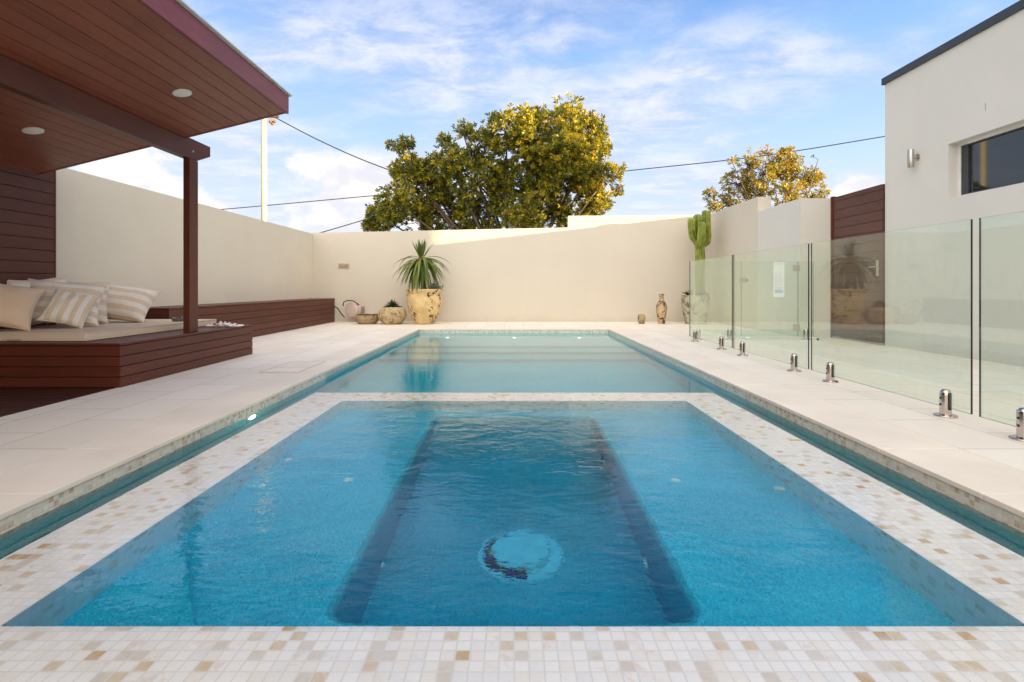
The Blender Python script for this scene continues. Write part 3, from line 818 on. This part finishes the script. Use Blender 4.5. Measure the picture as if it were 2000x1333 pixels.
# pillows
def pillow(loc, w, hgt, thick, rot, m, label, sag=0.0, seed=0):
    th = thing('pillow', loc, label, 'pillow', 'pillows on the daybed')
    N_ = 26; a = MB(); a.smooth = True
    def pt(u, v, s):
        e = max(0, 1-abs(u)**2.6)*max(0, 1-abs(v)**2.6)
        zt = thick*.5*(e**.42)
        pin = .055*(1-abs(u)**2)*abs(v)**3; pin2 = .055*(1-abs(v)**2)*abs(u)**3
        nn = mnoise.noise(Vector((u*2.2+seed, v*2.2, s*3)))*.018 + mnoise.noise(Vector((u*6+seed, v*6, s)))*.007
        ridge = math.sin((u*9+v*4)+seed)*.004*(abs(u)**3+abs(v)**3)
        return Vector((w*.5*(u-pin2*2*math.copysign(1, u)), hgt*.5*(v-pin*2*math.copysign(1, v))-sag*(1-u*u)*max(0, v)*.1, s*(zt+(nn+ridge)*(e**.3) if e > 0 else 0)))
    for s in (1, -1):
        vs = []; us = []
        for j in range(N_+1):
            for i in range(N_+1):
                u = -1+2*i/N_; v = -1+2*j/N_
                u = math.sin(u*math.pi/2); v = math.sin(v*math.pi/2)
                vs.append(pt(u, v, s)); us.append(((u+1)/2*1.0, (v+1)/2))
        fs = []; uv = []
        for j in range(N_):
            for i in range(N_):
                q = [j*(N_+1)+i, j*(N_+1)+i+1, (j+1)*(N_+1)+i+1, (j+1)*(N_+1)+i]
                if s < 0: q = q[::-1]
                fs.append(q); uv.append([us[k] for k in q])
        a.add(vs, fs, uv)
    rot_m = Matrix.Rotation(R(rot[2]), 3, 'Z') @ Matrix.Rotation(R(rot[0]), 3, 'X') @ Matrix.Rotation(R(rot[1]), 3, 'Z')
    for k in range(len(a.v)): a.v[k] = rot_m @ (a.v[k]) + Vector(loc)
    # drop so that the lowest point rests on the mattress
    mz = min(v.z for v in a.v); dz_ = bh+.070-mz
    for v in a.v: v.z += dz_
    th.location.z = bh+.07; th['_o'] = (loc[0], loc[1], bh+.07)
    a.build('cover', m, th)
    # piping round the seam
    pth = []
    for k in range(4*16):
        s_, f_ = divmod(k, 16); q = -1+2*f_/16; q = math.sin(q*math.pi/2)
        u, v = ((q, -1), (1, q), (-q, 1), (-1, -q))[s_]
        p = rot_m @ pt(u, v, 0) + Vector(loc); p.z += dz_; pth.append(p)
    pth.append(pth[0]); b = MB(); b.smooth = True; b.tube(pth, .0045, 6, cap=False); b.build('piping', m, th)
    return th
# rot = (lean back about x, spin in its own plane, heading about z)
pillow((-4.44, 4.50, .6), .50, .44, .18, (56, -14, 44), M_tan, 'plain tan pillow at the near left corner of the mattress', seed=1)
pillow((-4.50, 4.98, .7), .46, .46, .14, (76, 6, 62), M_str_v, 'cream pillow half hidden at the left edge of the picture', seed=2)
pillow((-4.30, 4.98, .7), .60, .46, .20, (60, -7, 34), M_str_v, 'large striped pillow behind the small square one', seed=3)
pillow((-4.13, 4.84, .7), .34, .36, .14, (56, -17, 32), M_str_u, 'small striped square pillow in front of the others', seed=4)
pillow((-4.46, 5.36, .7), .48, .46, .16, (72, -3, 38), M_str_v, 'striped pillow standing at the back between two large ones', seed=5)
pillow((-4.30, 5.66, .7), .70, .44, .24, (50, -10, 16), M_str_v, 'large striped pillow at the far right leaning by the wall', seed=6)

# small things on the daybed
q = thing('ashtray', (-3.68, 5.75, bh+.07), 'small dark grey dish on the mattress left of the timber post', 'dish')
a = MB(); a.smooth = True; c_ = (-3.72, 5.78, bh+.071)
a.lathe([(.05, 0), (.062, .008), (.066, .036), (.058, .036), (.052, .014), (.001, .012)], c_, 24); smoothshade(a.build('bowl', simple('grey_stone', (.10, .10, .11), .35), q), 30)
for k in range(4):
    a = MB().box(c_[0]+.062*math.cos(k*1.57)-.006, c_[0]+.062*math.cos(k*1.57)+.006, c_[1]+.062*math.sin(k*1.57)-.006, c_[1]+.062*math.sin(k*1.57)+.006, c_[2]+.034, c_[2]+.046, .002)
    a.build('rest_stud', M_steelb, q)
q = thing('beaded_cord', (-3.27, 5.88, bh), 'heap of white knotted cord with red beads on the daybed edge right of the post', 'ornament')
random.seed(11); a = MB(); a.smooth = True; pts = []
for k in range(70):
    t_ = k/69; pts.append((-3.42+.34*t_+.035*math.sin(k*1.3), 5.86+.05*math.sin(k*.9+1), bh+.012+.028*abs(math.sin(k*.7))*(1 if .25 < t_ < .7 else .4)))
a.tube(pts, .007, 7); a.build('cord', simple('white_cord', (.78, .76, .72), .8), q)
M_bw = simple('bead_white', (.7, .68, .66), .3); M_br = simple('bead_red', (.35, .03, .02), .3)
for k in range(12):
    a = MB(); a.smooth = True
    if k < 9: c2 = Vector(pts[6+k*7])+Vector((0, -.01, .012)); r_ = random.uniform(.009, .017)
    else: c2 = Vector(pts[(10, 17, 59)[k-9]])+Vector((.01, -.02, .02)); r_ = .010
    a.lathe([(.0005, -r_), (r_*.7, -r_*.7), (r_, 0), (r_*.7, r_*.7), (.0005, r_)], c2, 12)
    a.build('bead', M_bw if k < 9 else M_br, q)

# ================================================================== POTS AND PLANTS
def lathe_part(name, prof, c, m, root, seg=48, wob=.02):
    a = MB(); a.smooth = True; a.lathe(prof, c, seg, wob); return smoothshade(a.build(name, m, root), 50)
def leaf_strip(mb, p0, d0, length, width, droop, segs=7, rnd=None, fold=.25, twist=0):
    rnd = random.random() if rnd is None else rnd
    p = Vector(p0); d = Vector(d0).normalized(); side = d.cross(Vector((0, 0, 1)))
    if side.length < .05: side = Vector((1, 0, 0))
    side.normalize(); side = (Matrix.Rotation(twist, 3, d) @ side)
    vs = []
    for i in range(segs+1):
        t_ = i/segs; w_ = width*(.55+.9*t_ if t_ < .35 else .865*(1-((t_-.35)/.65)**1.7)+.02)*.9
        up = side.cross(d).normalized()
        vs += [p-side*w_*.5+up*w_*fold, p-up*0, p+side*w_*.5+up*w_*fold]
        d = (d+Vector((0, 0, -droop/segs))).normalized(); p = p+d*(length/segs)
        side = (side-d*side.dot(d)).normalized()
    fs = []
    for i in range(segs):
        a = i*3; fs += [(a, a+1, a+4, a+3), (a+1, a+2, a+5, a+4)]
    mb.add(vs, fs, [[(rnd, .5)]*4]*len(fs))

PY = 11.50
U = Vector((-1.975, PY, 0))
u = thing('urn_planter', U, 'tall yellow peeling urn holding the spiky strap-leaved plant', 'planter')
lathe_part('urn', [(.19, 0), (.215, .01), (.235, .06), (.30, .19), (.352, .32), (.382, .44), (.387, .53), (.37, .60), (.352, .645), (.36, .68), (.385, .715), (.398, .735), (.398, .762), (.37, .768), (.345, .75), (.335, .70)], U, M_urn, u, 56, .015)
lathe_part('soil', [(.345, .66), (.345, .72), (.2, .735), (.001, .74)], U, M_soil, u, 30)
for sx in (-1, 1):
    a = MB(); a.smooth = True
    a.tube([U+Vector((sx*(.365+.02*math.sin(t_*.5)), -.09, .64+.03*math.cos(t_*.52))) + Vector((0, .035*math.sin(t_*.52), 0)) for t_ in range(13)], .008, 6)
    a.build('lug_handle', M_urn, u)
dp = thing('strap_leaved_plant', U+Vector((0, 0, .735)), 'spiky plant with drooping strap leaves and an upright tied tuft in the urn', 'plant')
random.seed(21)
nd = U+Vector((-.07, 0, 1.42))
a = MB(); a.smooth = True; a.tube([U+Vector((0, 0, .72)), U+Vector((-.03, 0, 1.0)), nd, nd+Vector((0, 0, .12))], [.05, .045, .05, .04], 10); a.build('stem', M_bark, dp)
a = MB(); a.smooth = True
for k in range(104):
    an = random.uniform(0, 2*math.pi); up_ = random.uniform(-1.3, .7)
    dvec = (math.cos(an), math.sin(an)*.8, up_)
    leaf_strip(a, nd+Vector((math.cos(an)*.03, math.sin(an)*.03, random.uniform(-.12, .03))), dvec, random.uniform(.60, .82), random.uniform(.048, .072), random.uniform(1.3, 2.2), 9, random.uniform(.2, .95))
a.build('drooping_leaves', M_strap, dp)
a = MB(); a.smooth = True
for k in range(34):
    an = random.uniform(0, 2*math.pi); sp = random.uniform(.05, .75)
    leaf_strip(a, nd+Vector((math.cos(an)*.04, math.sin(an)*.04, .02)), (math.cos(an)*sp, math.sin(an)*sp, 1), random.uniform(.26, .50), random.uniform(.036, .052), random.uniform(-.1, .12), 4, random.uniform(0, .45))
a.build('upright_tuft', M_strap, dp)
a = MB(); a.smooth = True; a.tube([nd+Vector((.062*math.cos(q), .062*math.sin(q), .02+.012*math.sin(q))) for q in [i*.35 for i in range(19)]], .012, 6); a.tube([nd+Vector((.06, -.04, .02)), nd+Vector((.10, -.07, .03)), nd+Vector((.13, -.08, -.07))], .010, 6)
a.build('orange_tie', simple('orange_cloth', (.55, .14, .02), .8), dp)
lg = thing('lacy_shrub', U+Vector((.2, 0, .74)), 'small grey lacy shrub at the right rim of the urn', 'plant')
a = MB()
for k in range(650):
    p = U+Vector((.23+random.gauss(0, .075), random.gauss(-.03, .07), .80+random.gauss(0, .045))); s_ = random.uniform(.012, .026)
    d1 = Vector((random.gauss(0, 1), random.gauss(0, 1), random.gauss(0, 1))).normalized(); d2 = d1.orthogonal().normalized()
    a.add([p-d1*s_, p+d2*s_*.4, p+d1*s_, p-d2*s_*.4], [(0, 1, 2, 3)], [[(random.random(), .5)]*4])
a.build('foliage', leafmat('grey_leaf', [(0, (.06, .06, .05)), (1, (.16, .16, .13))], .1, .7), lg)

B = px(766.5, 633, 11.45); B.z = 0
u = thing('round_planter', B, 'squat round ochre pot between the shallow bowl and the tall urn', 'planter')
lathe_part('pot', [(.18, 0), (.21, .015), (.25, .06), (.30, .14), (.312, .20), (.30, .27), (.26, .33), (.225, .355), (.215, .37), (.20, .36), (.19, .33)], B, M_pot2, u, 48, .05)
a = MB(); random.seed(5)
for k in range(46):
    an = k/46*6.283+random.uniform(-.05, .05)
    for q in range(2):
        c2 = B+Vector((math.cos(an)*(.235+.03*q), math.sin(an)*(.235+.03*q), .352-.028*q)); r_ = random.uniform(.012, .02)
        a.lathe([(.0005, -r_), (r_*.8, -r_*.6), (r_, 0), (r_*.8, r_*.6), (.0005, r_)], c2, 7)
smoothshade(a.build('shell_edging', simple('shell_crust', (.60, .50, .36), .8, var=.3, vs=30), u), 60)
s_ = thing('succulent', B+Vector((0, 0, .35)), 'dark green rosette succulent mounded over the round pot', 'plant')
a = MB(); a.smooth = True
for k in range(60):
    an = k*2.399; ring_ = k/60; el_ = 1.25-1.5*ring_
    leaf_strip(a, B+Vector((0, 0, .37)), (math.cos(an)*math.cos(el_), math.sin(an)*math.cos(el_), math.sin(el_)+.15), .15+.12*ring_, .055, .35+1.1*ring_, 5, random.random(), .35)
for k in range(5):
    an = k*1.3+.6; leaf_strip(a, B+Vector((0, 0, .40)), (math.cos(an)*.35, math.sin(an)*.35, 1), .17, .035, .3, 4, .6)
a.build('rosette', M_agave, s_)
a = MB(); a.smooth = True
for k in range(90):
    an = random.uniform(0, 6.283); rad = random.uniform(.17, .24)
    leaf_strip(a, B+Vector((math.cos(an)*rad*.7, math.sin(an)*rad*.7, .36)), (math.cos(an), math.sin(an), random.uniform(.2, 1.2)), random.uniform(.06, .12), .03, random.uniform(.8, 2), 3, random.random(), .3)
a.build('outer_leaves', leafmat('brown_succulent', [(0, (.06, .05, .025)), (1, (.14, .11, .05))], .05, .6), s_)

B = px(717.5, 631, 11.5); B.z = 0
u = thing('bowl_planter', B, 'wide shallow mottled bowl of dark soil at the left of the pots', 'planter')
lathe_part('bowl', [(.17, 0), (.19, .01), (.235, .05), (.262, .11), (.262, .15), (.25, .18), (.255, .198), (.235, .198), (.225, .17)], B, M_pot3, u, 44, .04)
a = MB(); random.seed(3)
for k in range(160):
    an = random.uniform(0, 6.28); rad = .22*math.sqrt(random.random()); r_ = random.uniform(.008, .022)
    c2 = B+Vector((math.cos(an)*rad, math.sin(an)*rad, .185+random.uniform(-.005, .02)))
    a.lathe([(.0005, -r_*.7), (r_*.8, -r_*.4), (r_, 0), (r_*.6, r_*.6), (.0005, r_*.8)], c2, 6)
a.lathe([(.23, .16), (.23, .185), (.001, .19)], B, 24)
a.build('soil', M_soil, u)

B = px(1253, 633, 11.5); B.z = 0
u = thing('small_pot', B, 'smallest ochre pot standing alone on the far paving', 'pot')
lathe_part('body', [(.055, 0), (.062, .005), (.078, .05), (.084, .11), (.080, .16), (.070, .195), (.068, .205), (.058, .205), (.056, .15)], B, M_pot3, u, 32, .03)
lathe_part('filling', [(.06, .15), (.06, .18), (.001, .185)], B, M_soil, u, 20)
B = px(1292, 633, 11.5); B.z = 0
u = thing('vase', B, 'slender brown flaking vase with a narrow neck left of the cactus pot', 'vase')
lathe_part('body', [(.068, 0), (.078, .008), (.078, .05), (.09, .13), (.108, .23), (.118, .33), (.112, .40), (.088, .46), (.056, .51), (.044, .545), (.046, .60), (.056, .64), (.066, .652), (.060, .660), (.050, .650), (.036, .60)], B, M_vase, u, 36, .02)
B = px(1358.5, 633, 11.5); B.z = 0
CB = B.copy()
u = thing('cactus_planter', B, 'tall crackled green-beige pot holding the cactus, partly behind the glass', 'planter')
lathe_part('pot', [(.20, 0), (.215, .01), (.235, .08), (.262, .2), (.288, .36), (.302, .50), (.30, .57), (.292, .605), (.300, .625), (.29, .635), (.27, .625), (.26, .58)], B, M_cpot, u, 48, .015)
lathe_part('soil', [(.27, .53), (.27, .59), (.001, .60)], B, M_soil, u, 30)
k_ = thing('cactus', B+Vector((.1, 0, .6)), 'tall green candelabra cactus branching near the top of the far wall', 'cactus')
def col(pts, r, nm='arm', spn=False):
    pts = [Vector(p) for p in pts]; a = MB(); a.smooth = True
    # resample
    out_ = []; rs = []
    tot = len(pts)-1; NN = 22
    for i in range(NN+1):
        f = i/NN*tot; j = min(int(f), tot-1); q = f-j
        p0, p1, p2, p3 = pts[max(j-1, 0)], pts[j], pts[j+1], pts[min(j+2, tot)]
        out_.append(.5*((2*p1)+(-p0+p2)*q+(2*p0-5*p1+4*p2-p3)*q*q+(-p0+3*p1-3*p2+p3)*q**3))
        t_ = i/NN; rs.append(r*(.72+.28*min(1, t_*5))*(1 if t_ < .85 else math.sqrt(max(.0, 1-((t_-.85)/.155)**2)*.98+.02)))
    a.tube(out_, [q*.93 for q in rs], 40, True, 5, .34)
    if spn:
        a.cur = 1
        for sx in (-1, 1):
            for k in range(22):
                p = px(1367+sx*7.2, 578-k*4.4, PY-.03); a.tube([p, p+Vector((sx*.026, -.01, .008))], [.004, .0008], 5)
    return a.build(nm, [M_cactus, simple('dark_spine', (.05, .04, .02), .7)] if spn else M_cactus, k_)
def cp_(x, y, dyy=0): return px(x, y, PY+dyy)
m_ = cp_(1368, 580)
trunk_pts = [cp_(1368, 582), cp_(1366, 540), cp_(1367, 500), cp_(1366, 485)]
col(trunk_pts, .088, 'trunk', True)
col([cp_(1366, 490), cp_(1366, 470), cp_(1363, 440), cp_(1363, 419)], .088)
col([cp_(1370, 480), cp_(1381, 470), cp_(1381, 445), cp_(1379, 412)], .066)
col([cp_(1379, 452), cp_(1379, 430), cp_(1379, 411)], .080)
col([cp_(1364, 474), cp_(1354, 462), cp_(1351, 440), cp_(1352, 428)], .072)
col([cp_(1352, 452, -.1), cp_(1350, 440, -.1), cp_(1350, 427, -.1)], .066)
col([cp_(1367, 480, -.12), cp_(1369, 465, -.2), cp_(1370, 450, -.2), cp_(1370, 434, -.2)], .074)
col([cp_(1360, 478, .12), cp_(1358, 450, .2), cp_(1358, 432, .2)], .064)
s_ = thing('succulent', B+Vector((-.2, -.05, .6)), 'dark pointed succulent at the left rim of the cactus pot', 'plant')
a = MB(); a.smooth = True; random.seed(8)
for k in range(26):
    an = random.uniform(0, 6.28); leaf_strip(a, B+Vector((-.17+random.uniform(-.03, .03), -.1, .61)), (math.cos(an)-.2, math.sin(an)*.6-.2, random.uniform(.5, 1.8)), random.uniform(.1, .2), .05, .3, 4, random.random()*.5, .3)
for k in range(30):
    an = random.uniform(0, 6.28); leaf_strip(a, B+Vector((.02+random.uniform(-.15, .22), -.1, .60)), (math.cos(an), math.sin(an)*.6-.2, random.uniform(.5, 1.8)), random.uniform(.06, .17), .045, .3, 4, random.random(), .3)
a.build('rosette', M_agave, s_)

# hose reel on the wall
H = thing('hose_reel', px(690, 605, 12.0), 'pinkish round wall-mounted hose reel with a black hose beside the bench end', 'hose reel')
c_ = px(691, 604.5, 12.0)
M_pink = simple('pale_pink_plastic', (.62, .50, .46), .4, var=.03)
a = MB(); a.smooth = True
a.lathe([(.05, -.10), (.155, -.10), (.172, -.085), (.175, -.02), (.175, .05), (.16, .07), (.05, .07)], c_, 40, axis='y')
ob = a.build('drum', M_pink, H); smoothshade(ob, 35)
ob.data.transform(Matrix.Rotation(R(-24), 4, 'Z'))
a = MB(); a.smooth = True; a.lathe([(.128, -.112), (.128, -.100)], c_, 36, axis='y'); a.lathe([(.10, -.116), (.105, -.110)], c_, 36, axis='y')
ob = a.build('hub_cap', M_pink, H); smoothshade(ob, 35); ob.data.transform(Matrix.Rotation(R(-24), 4, 'Z'))
MB().box(c_.x+.13, c_.x+.20, 12.0, 12.168, c_.z-.12, c_.z+.06, .008).build('wall_bracket', simple('brown_bracket', (.30, .22, .17), .5), H)
a = MB(); a.smooth = True
a.tube([px(652, 598, 12.05), px(660, 603, 12.03), px(667, 614, 12.0), px(673, 620, 11.95)], .013, 8); a.build('hose', M_black, H)
a = MB(); a.smooth = True
a.tube([px(670, 598, 11.9), px(671, 591, 11.88), px(678, 587.5, 11.86), px(689, 588, 11.86), px(698, 593, 11.88), px(701, 596, 11.92)], .012, 8)
a.build('hose_loop', M_black, H)
a = MB(); a.smooth = True; a.tube([px(697, 593, 11.87), px(699.5, 594.5, 11.87)], .022, 8); a.build('red_clip', simple('red_plastic', (.5, .05, .03), .4), H)
# wall plate
p = px(671.5, 520, 12.16)
q = thing('wall_socket', (p.x, 12.17, p.z), 'small tan socket plate on the far wall above the pots', 'socket')
MB().box(p.x-.125, p.x+.125, 12.155, 12.169, p.z-.058, p.z+.058, .004).build('plate', simple('tan_plate', (.42, .33, .21), .4), q)
a = MB()
for k in range(4): a.box(p.x-.09+k*.045, p.x-.06+k*.045, 12.149, 12.1545, p.z-.03, p.z+.0+(.03 if k == 3 else 0), .002)
a.build('switches', simple('brown_switch', (.25, .19, .12), .4), q)

# ================================================================== TREES
def tree(name, label, lobes, Y, depth, nclus, leaf, mt, base, trunk_r, per=13, seed=1, hollow=.45, grp='trees beyond the walls'):
    random.seed(seed)
    T = thing(name, (base[0], base[1], -.32), label, 'tree', grp)
    L3 = []
    for (x, y, r) in lobes:
        r *= .95; c = px(x, y, Y+random.uniform(-depth, depth)*.5); L3.append((c, r/F*Y))
    wts = [r**2 for c, r in L3]
    cl = MB(); pts = []; topz = px(0, min(y-r for x, y, r in lobes)+3, Y).z
    tries = 0
    while len(pts) < nclus and tries < nclus*8:
        tries += 1
        c, r = random.choices(L3, wts)[0]
        d = Vector((random.gauss(0, 1), random.gauss(0, 1), random.gauss(0, 1))).normalized()
        rad = r*(hollow+(1-hollow)*random.random()**.6)*(1+.4*mnoise.noise(c*.7+d*1.9))
        p = c+Vector((d.x, d.y*depth/2.2, d.z))*rad
        if mnoise.noise(p*1.5) < -.2 or p.z > topz: continue
        pts.append((p, d))
    tone = {}
    for (p, d) in pts:
        ax = (d+Vector((random.gauss(0, .4), random.gauss(0, .4), .5+random.gauss(0, .3)))).normalized()
        s1 = ax.orthogonal().normalized(); s2 = ax.cross(s1)
        ctone = random.betavariate(2.2, 1.9)
        for k in range(per):
            an = k*2.399+random.uniform(-.3, .3); sp = random.uniform(.35, 1.5)
            dr_ = (ax+ (s1*math.cos(an)+s2*math.sin(an))*sp).normalized()
            ln = leaf*random.uniform(.7, 1.25); st = p+dr_*ln*.15 + ax*random.uniform(-.5, .3)*leaf
            sd_ = dr_.cross(Vector((random.gauss(0, 1), random.gauss(0, 1), random.gauss(0, 1)))).normalized(); up_ = sd_.cross(dr_)
            w_ = ln*.185; e_ = st+dr_*ln-Vector((0, 0, ln*.12))
            mid = st+dr_*ln*.55
            tn = min(1, max(0, ctone*.8+random.uniform(-.12, .25)))
            if random.random() < .025: tn = 1
            cl.add([st, mid+sd_*w_+up_*w_*.35, e_, mid-sd_*w_+up_*w_*.35], [(0, 1, 2), (0, 2, 3)], [[(tn, .5)]*3]*2)
    cl.build('crown', mt, T)
    br = MB(); br.smooth = True
    b0 = Vector((base[0], base[1], -.32)); fork = Vector((base[0]+.1, base[1], base[2]))
    br.tube([b0, (b0+fork)/2+Vector((.1, 0, 0)), fork], [trunk_r, trunk_r*.85, trunk_r*.75], 12)
    br.build('trunk', M_bark, T)
    lm = MB(); lm.smooth = True
    for (c, r) in L3:
        mid = fork.lerp(c, .5)+Vector((random.uniform(-.2, .2), random.uniform(-.2, .2), -.15*(c-fork).length*.5))
        lm.tube([fork-Vector((0, 0, .1)), mid, c], [trunk_r*.32, trunk_r*.2, trunk_r*.09], 7)
        near = [p for p, d in pts if (p-c).length < r*1.15]
        for p in random.sample(near, min(len(near), 34)):
            m2 = c.lerp(p, .5)+Vector((random.uniform(-.1, .1), random.uniform(-.1, .1), random.uniform(-.12, .02)))*r
            lm.tube([c, m2, p], [trunk_r*.10, trunk_r*.06, trunk_r*.03], 4)
    lm.build('limbs', M_bark, T)
    return T
big = [(1085, 300, 92), (1115, 262, 55), (1150, 262, 38), (1100, 228, 24), (1038, 232, 30), (990, 262, 48), (1055, 270, 55), (930, 290, 46), (905, 262, 22), (878, 318, 36), (868, 272, 14),
       (800, 335, 36), (793, 285, 20), (765, 283, 10), (845, 350, 50), (775, 400, 44), (745, 425, 30), (850, 410, 60), (935, 360, 62), (935, 420, 50), (1020, 370, 80), (1030, 430, 50), (1110, 370, 70),
       (1120, 425, 48), (1165, 400, 30), (1185, 345, 30), (1210, 362, 20), (1150, 310, 36), (725, 440, 16), (820, 430, 40), (1180, 290, 14), (1205, 335, 12)]
tree('evergreen_tree', 'large broad evergreen tree behind the far wall, gold in the sun on its right', big, 17.0, 1.9, 8800, .118, M_leaf, (-.1, 17.3, 1.2), .22, 13, 3)
sm_ = [(1490, 340, 46), (1535, 318, 34), (1560, 350, 40), (1440, 360, 32), (1535, 298, 15), (1590, 350, 22), (1602, 375, 14), (1598, 312, 12), (1420, 395, 26), (1385, 382, 14), (1480, 385, 34), (1540, 385, 34),
       (1460, 322, 20), (1428, 312, 8), (1590, 390, 20), (1500, 300, 12), (1395, 408, 14)]
tree('round_tree', 'smaller sparse golden tree behind the right-hand walls', sm_, 21.0, 1.6, 1150, .14, M_leaf2, (10.6, 21.0, 1.8), .14, 9, 5, .25)

# ================================================================== POLE AND WIRES
PP = px(515.5, 300, 25)
pl = thing('utility_pole', (PP.x, 25, -.32), 'slim pale pole rising behind the left wall', 'pole')
a = MB(); a.smooth = True; a.tube([(PP.x, 25, -.32), (PP.x, 25, px(0, 190, 25).z)], .128, 20); a.build('pole_shaft', simple('pale_painted_pole', (.46, .41, .31), .6), pl)
a = MB(); a.smooth = True
for (x, y) in ((528, 238), (532, 242), (536, 238)):
    q = px(x, y, 25); r_ = .085
    a.tube([px(x-1, 226, 25), q], .02, 6)
    a.lathe([(.001, -r_), (r_*.7, -r_*.7), (r_, 0), (r_*.7, r_*.6), (.001, r_)], q, 12)
a.build('insulators', simple('brown_ceramic', (.20, .09, .03), .2), pl)
a = MB(); q = px(524, 228, 25); a.box(PP.x, px(545, 0, 25).x, 24.95, 25.05, q.z-.04, q.z+.04); a.build('crossarm', M_bark, pl)
def wire(pts, r, label):
    P_ = [Vector(p) for p in pts]; out_ = []
    tot = len(P_)-1; NN = 60
    for i in range(NN+1):
        f = i/NN*tot; j = min(int(f), tot-1); q = f-j
        p0, p1, p2, p3 = P_[max(j-1, 0)], P_[j], P_[j+1], P_[min(j+2, tot)]
        out_.append(.5*((2*p1)+(-p0+p2)*q+(2*p0-5*p1+4*p2-p3)*q*q+(-p0+3*p1-3*p2+p3)*q**3))
    a = MB(); a.smooth = True; a.tube(out_, r, 6)
    tag(a.build('overhead_wire', simple('wire_sheath', (.02, .025, .035), .5), origin=P_[0]), label, 'wire')
wire([px(536, 229, 25), px(610, 268, 25), px(690, 305, 25), px(767, 335, 25), px(860, 368, 25), px(960, 395, 25), px(1100, 425, 25)], .026, 'thick overhead wire dropping from the pole down into the big tree')
wire([px(1990, 222, 24), px(1727, 267, 25), px(1480, 306, 26), px(1225, 334, 27), px(1000, 358, 28), px(757, 380, 29), px(450, 408, 30), px(200, 428, 31)], .024, 'long overhead wire crossing the sky behind both trees')
wire([px(820, 395, 24), px(740, 421, 24), px(633, 453, 24), px(520, 485, 24)], .022, 'short wire slanting down from the big tree to behind the left of the far wall')

for o in bpy.data.objects:
    if '_o' in o: del o['_o']
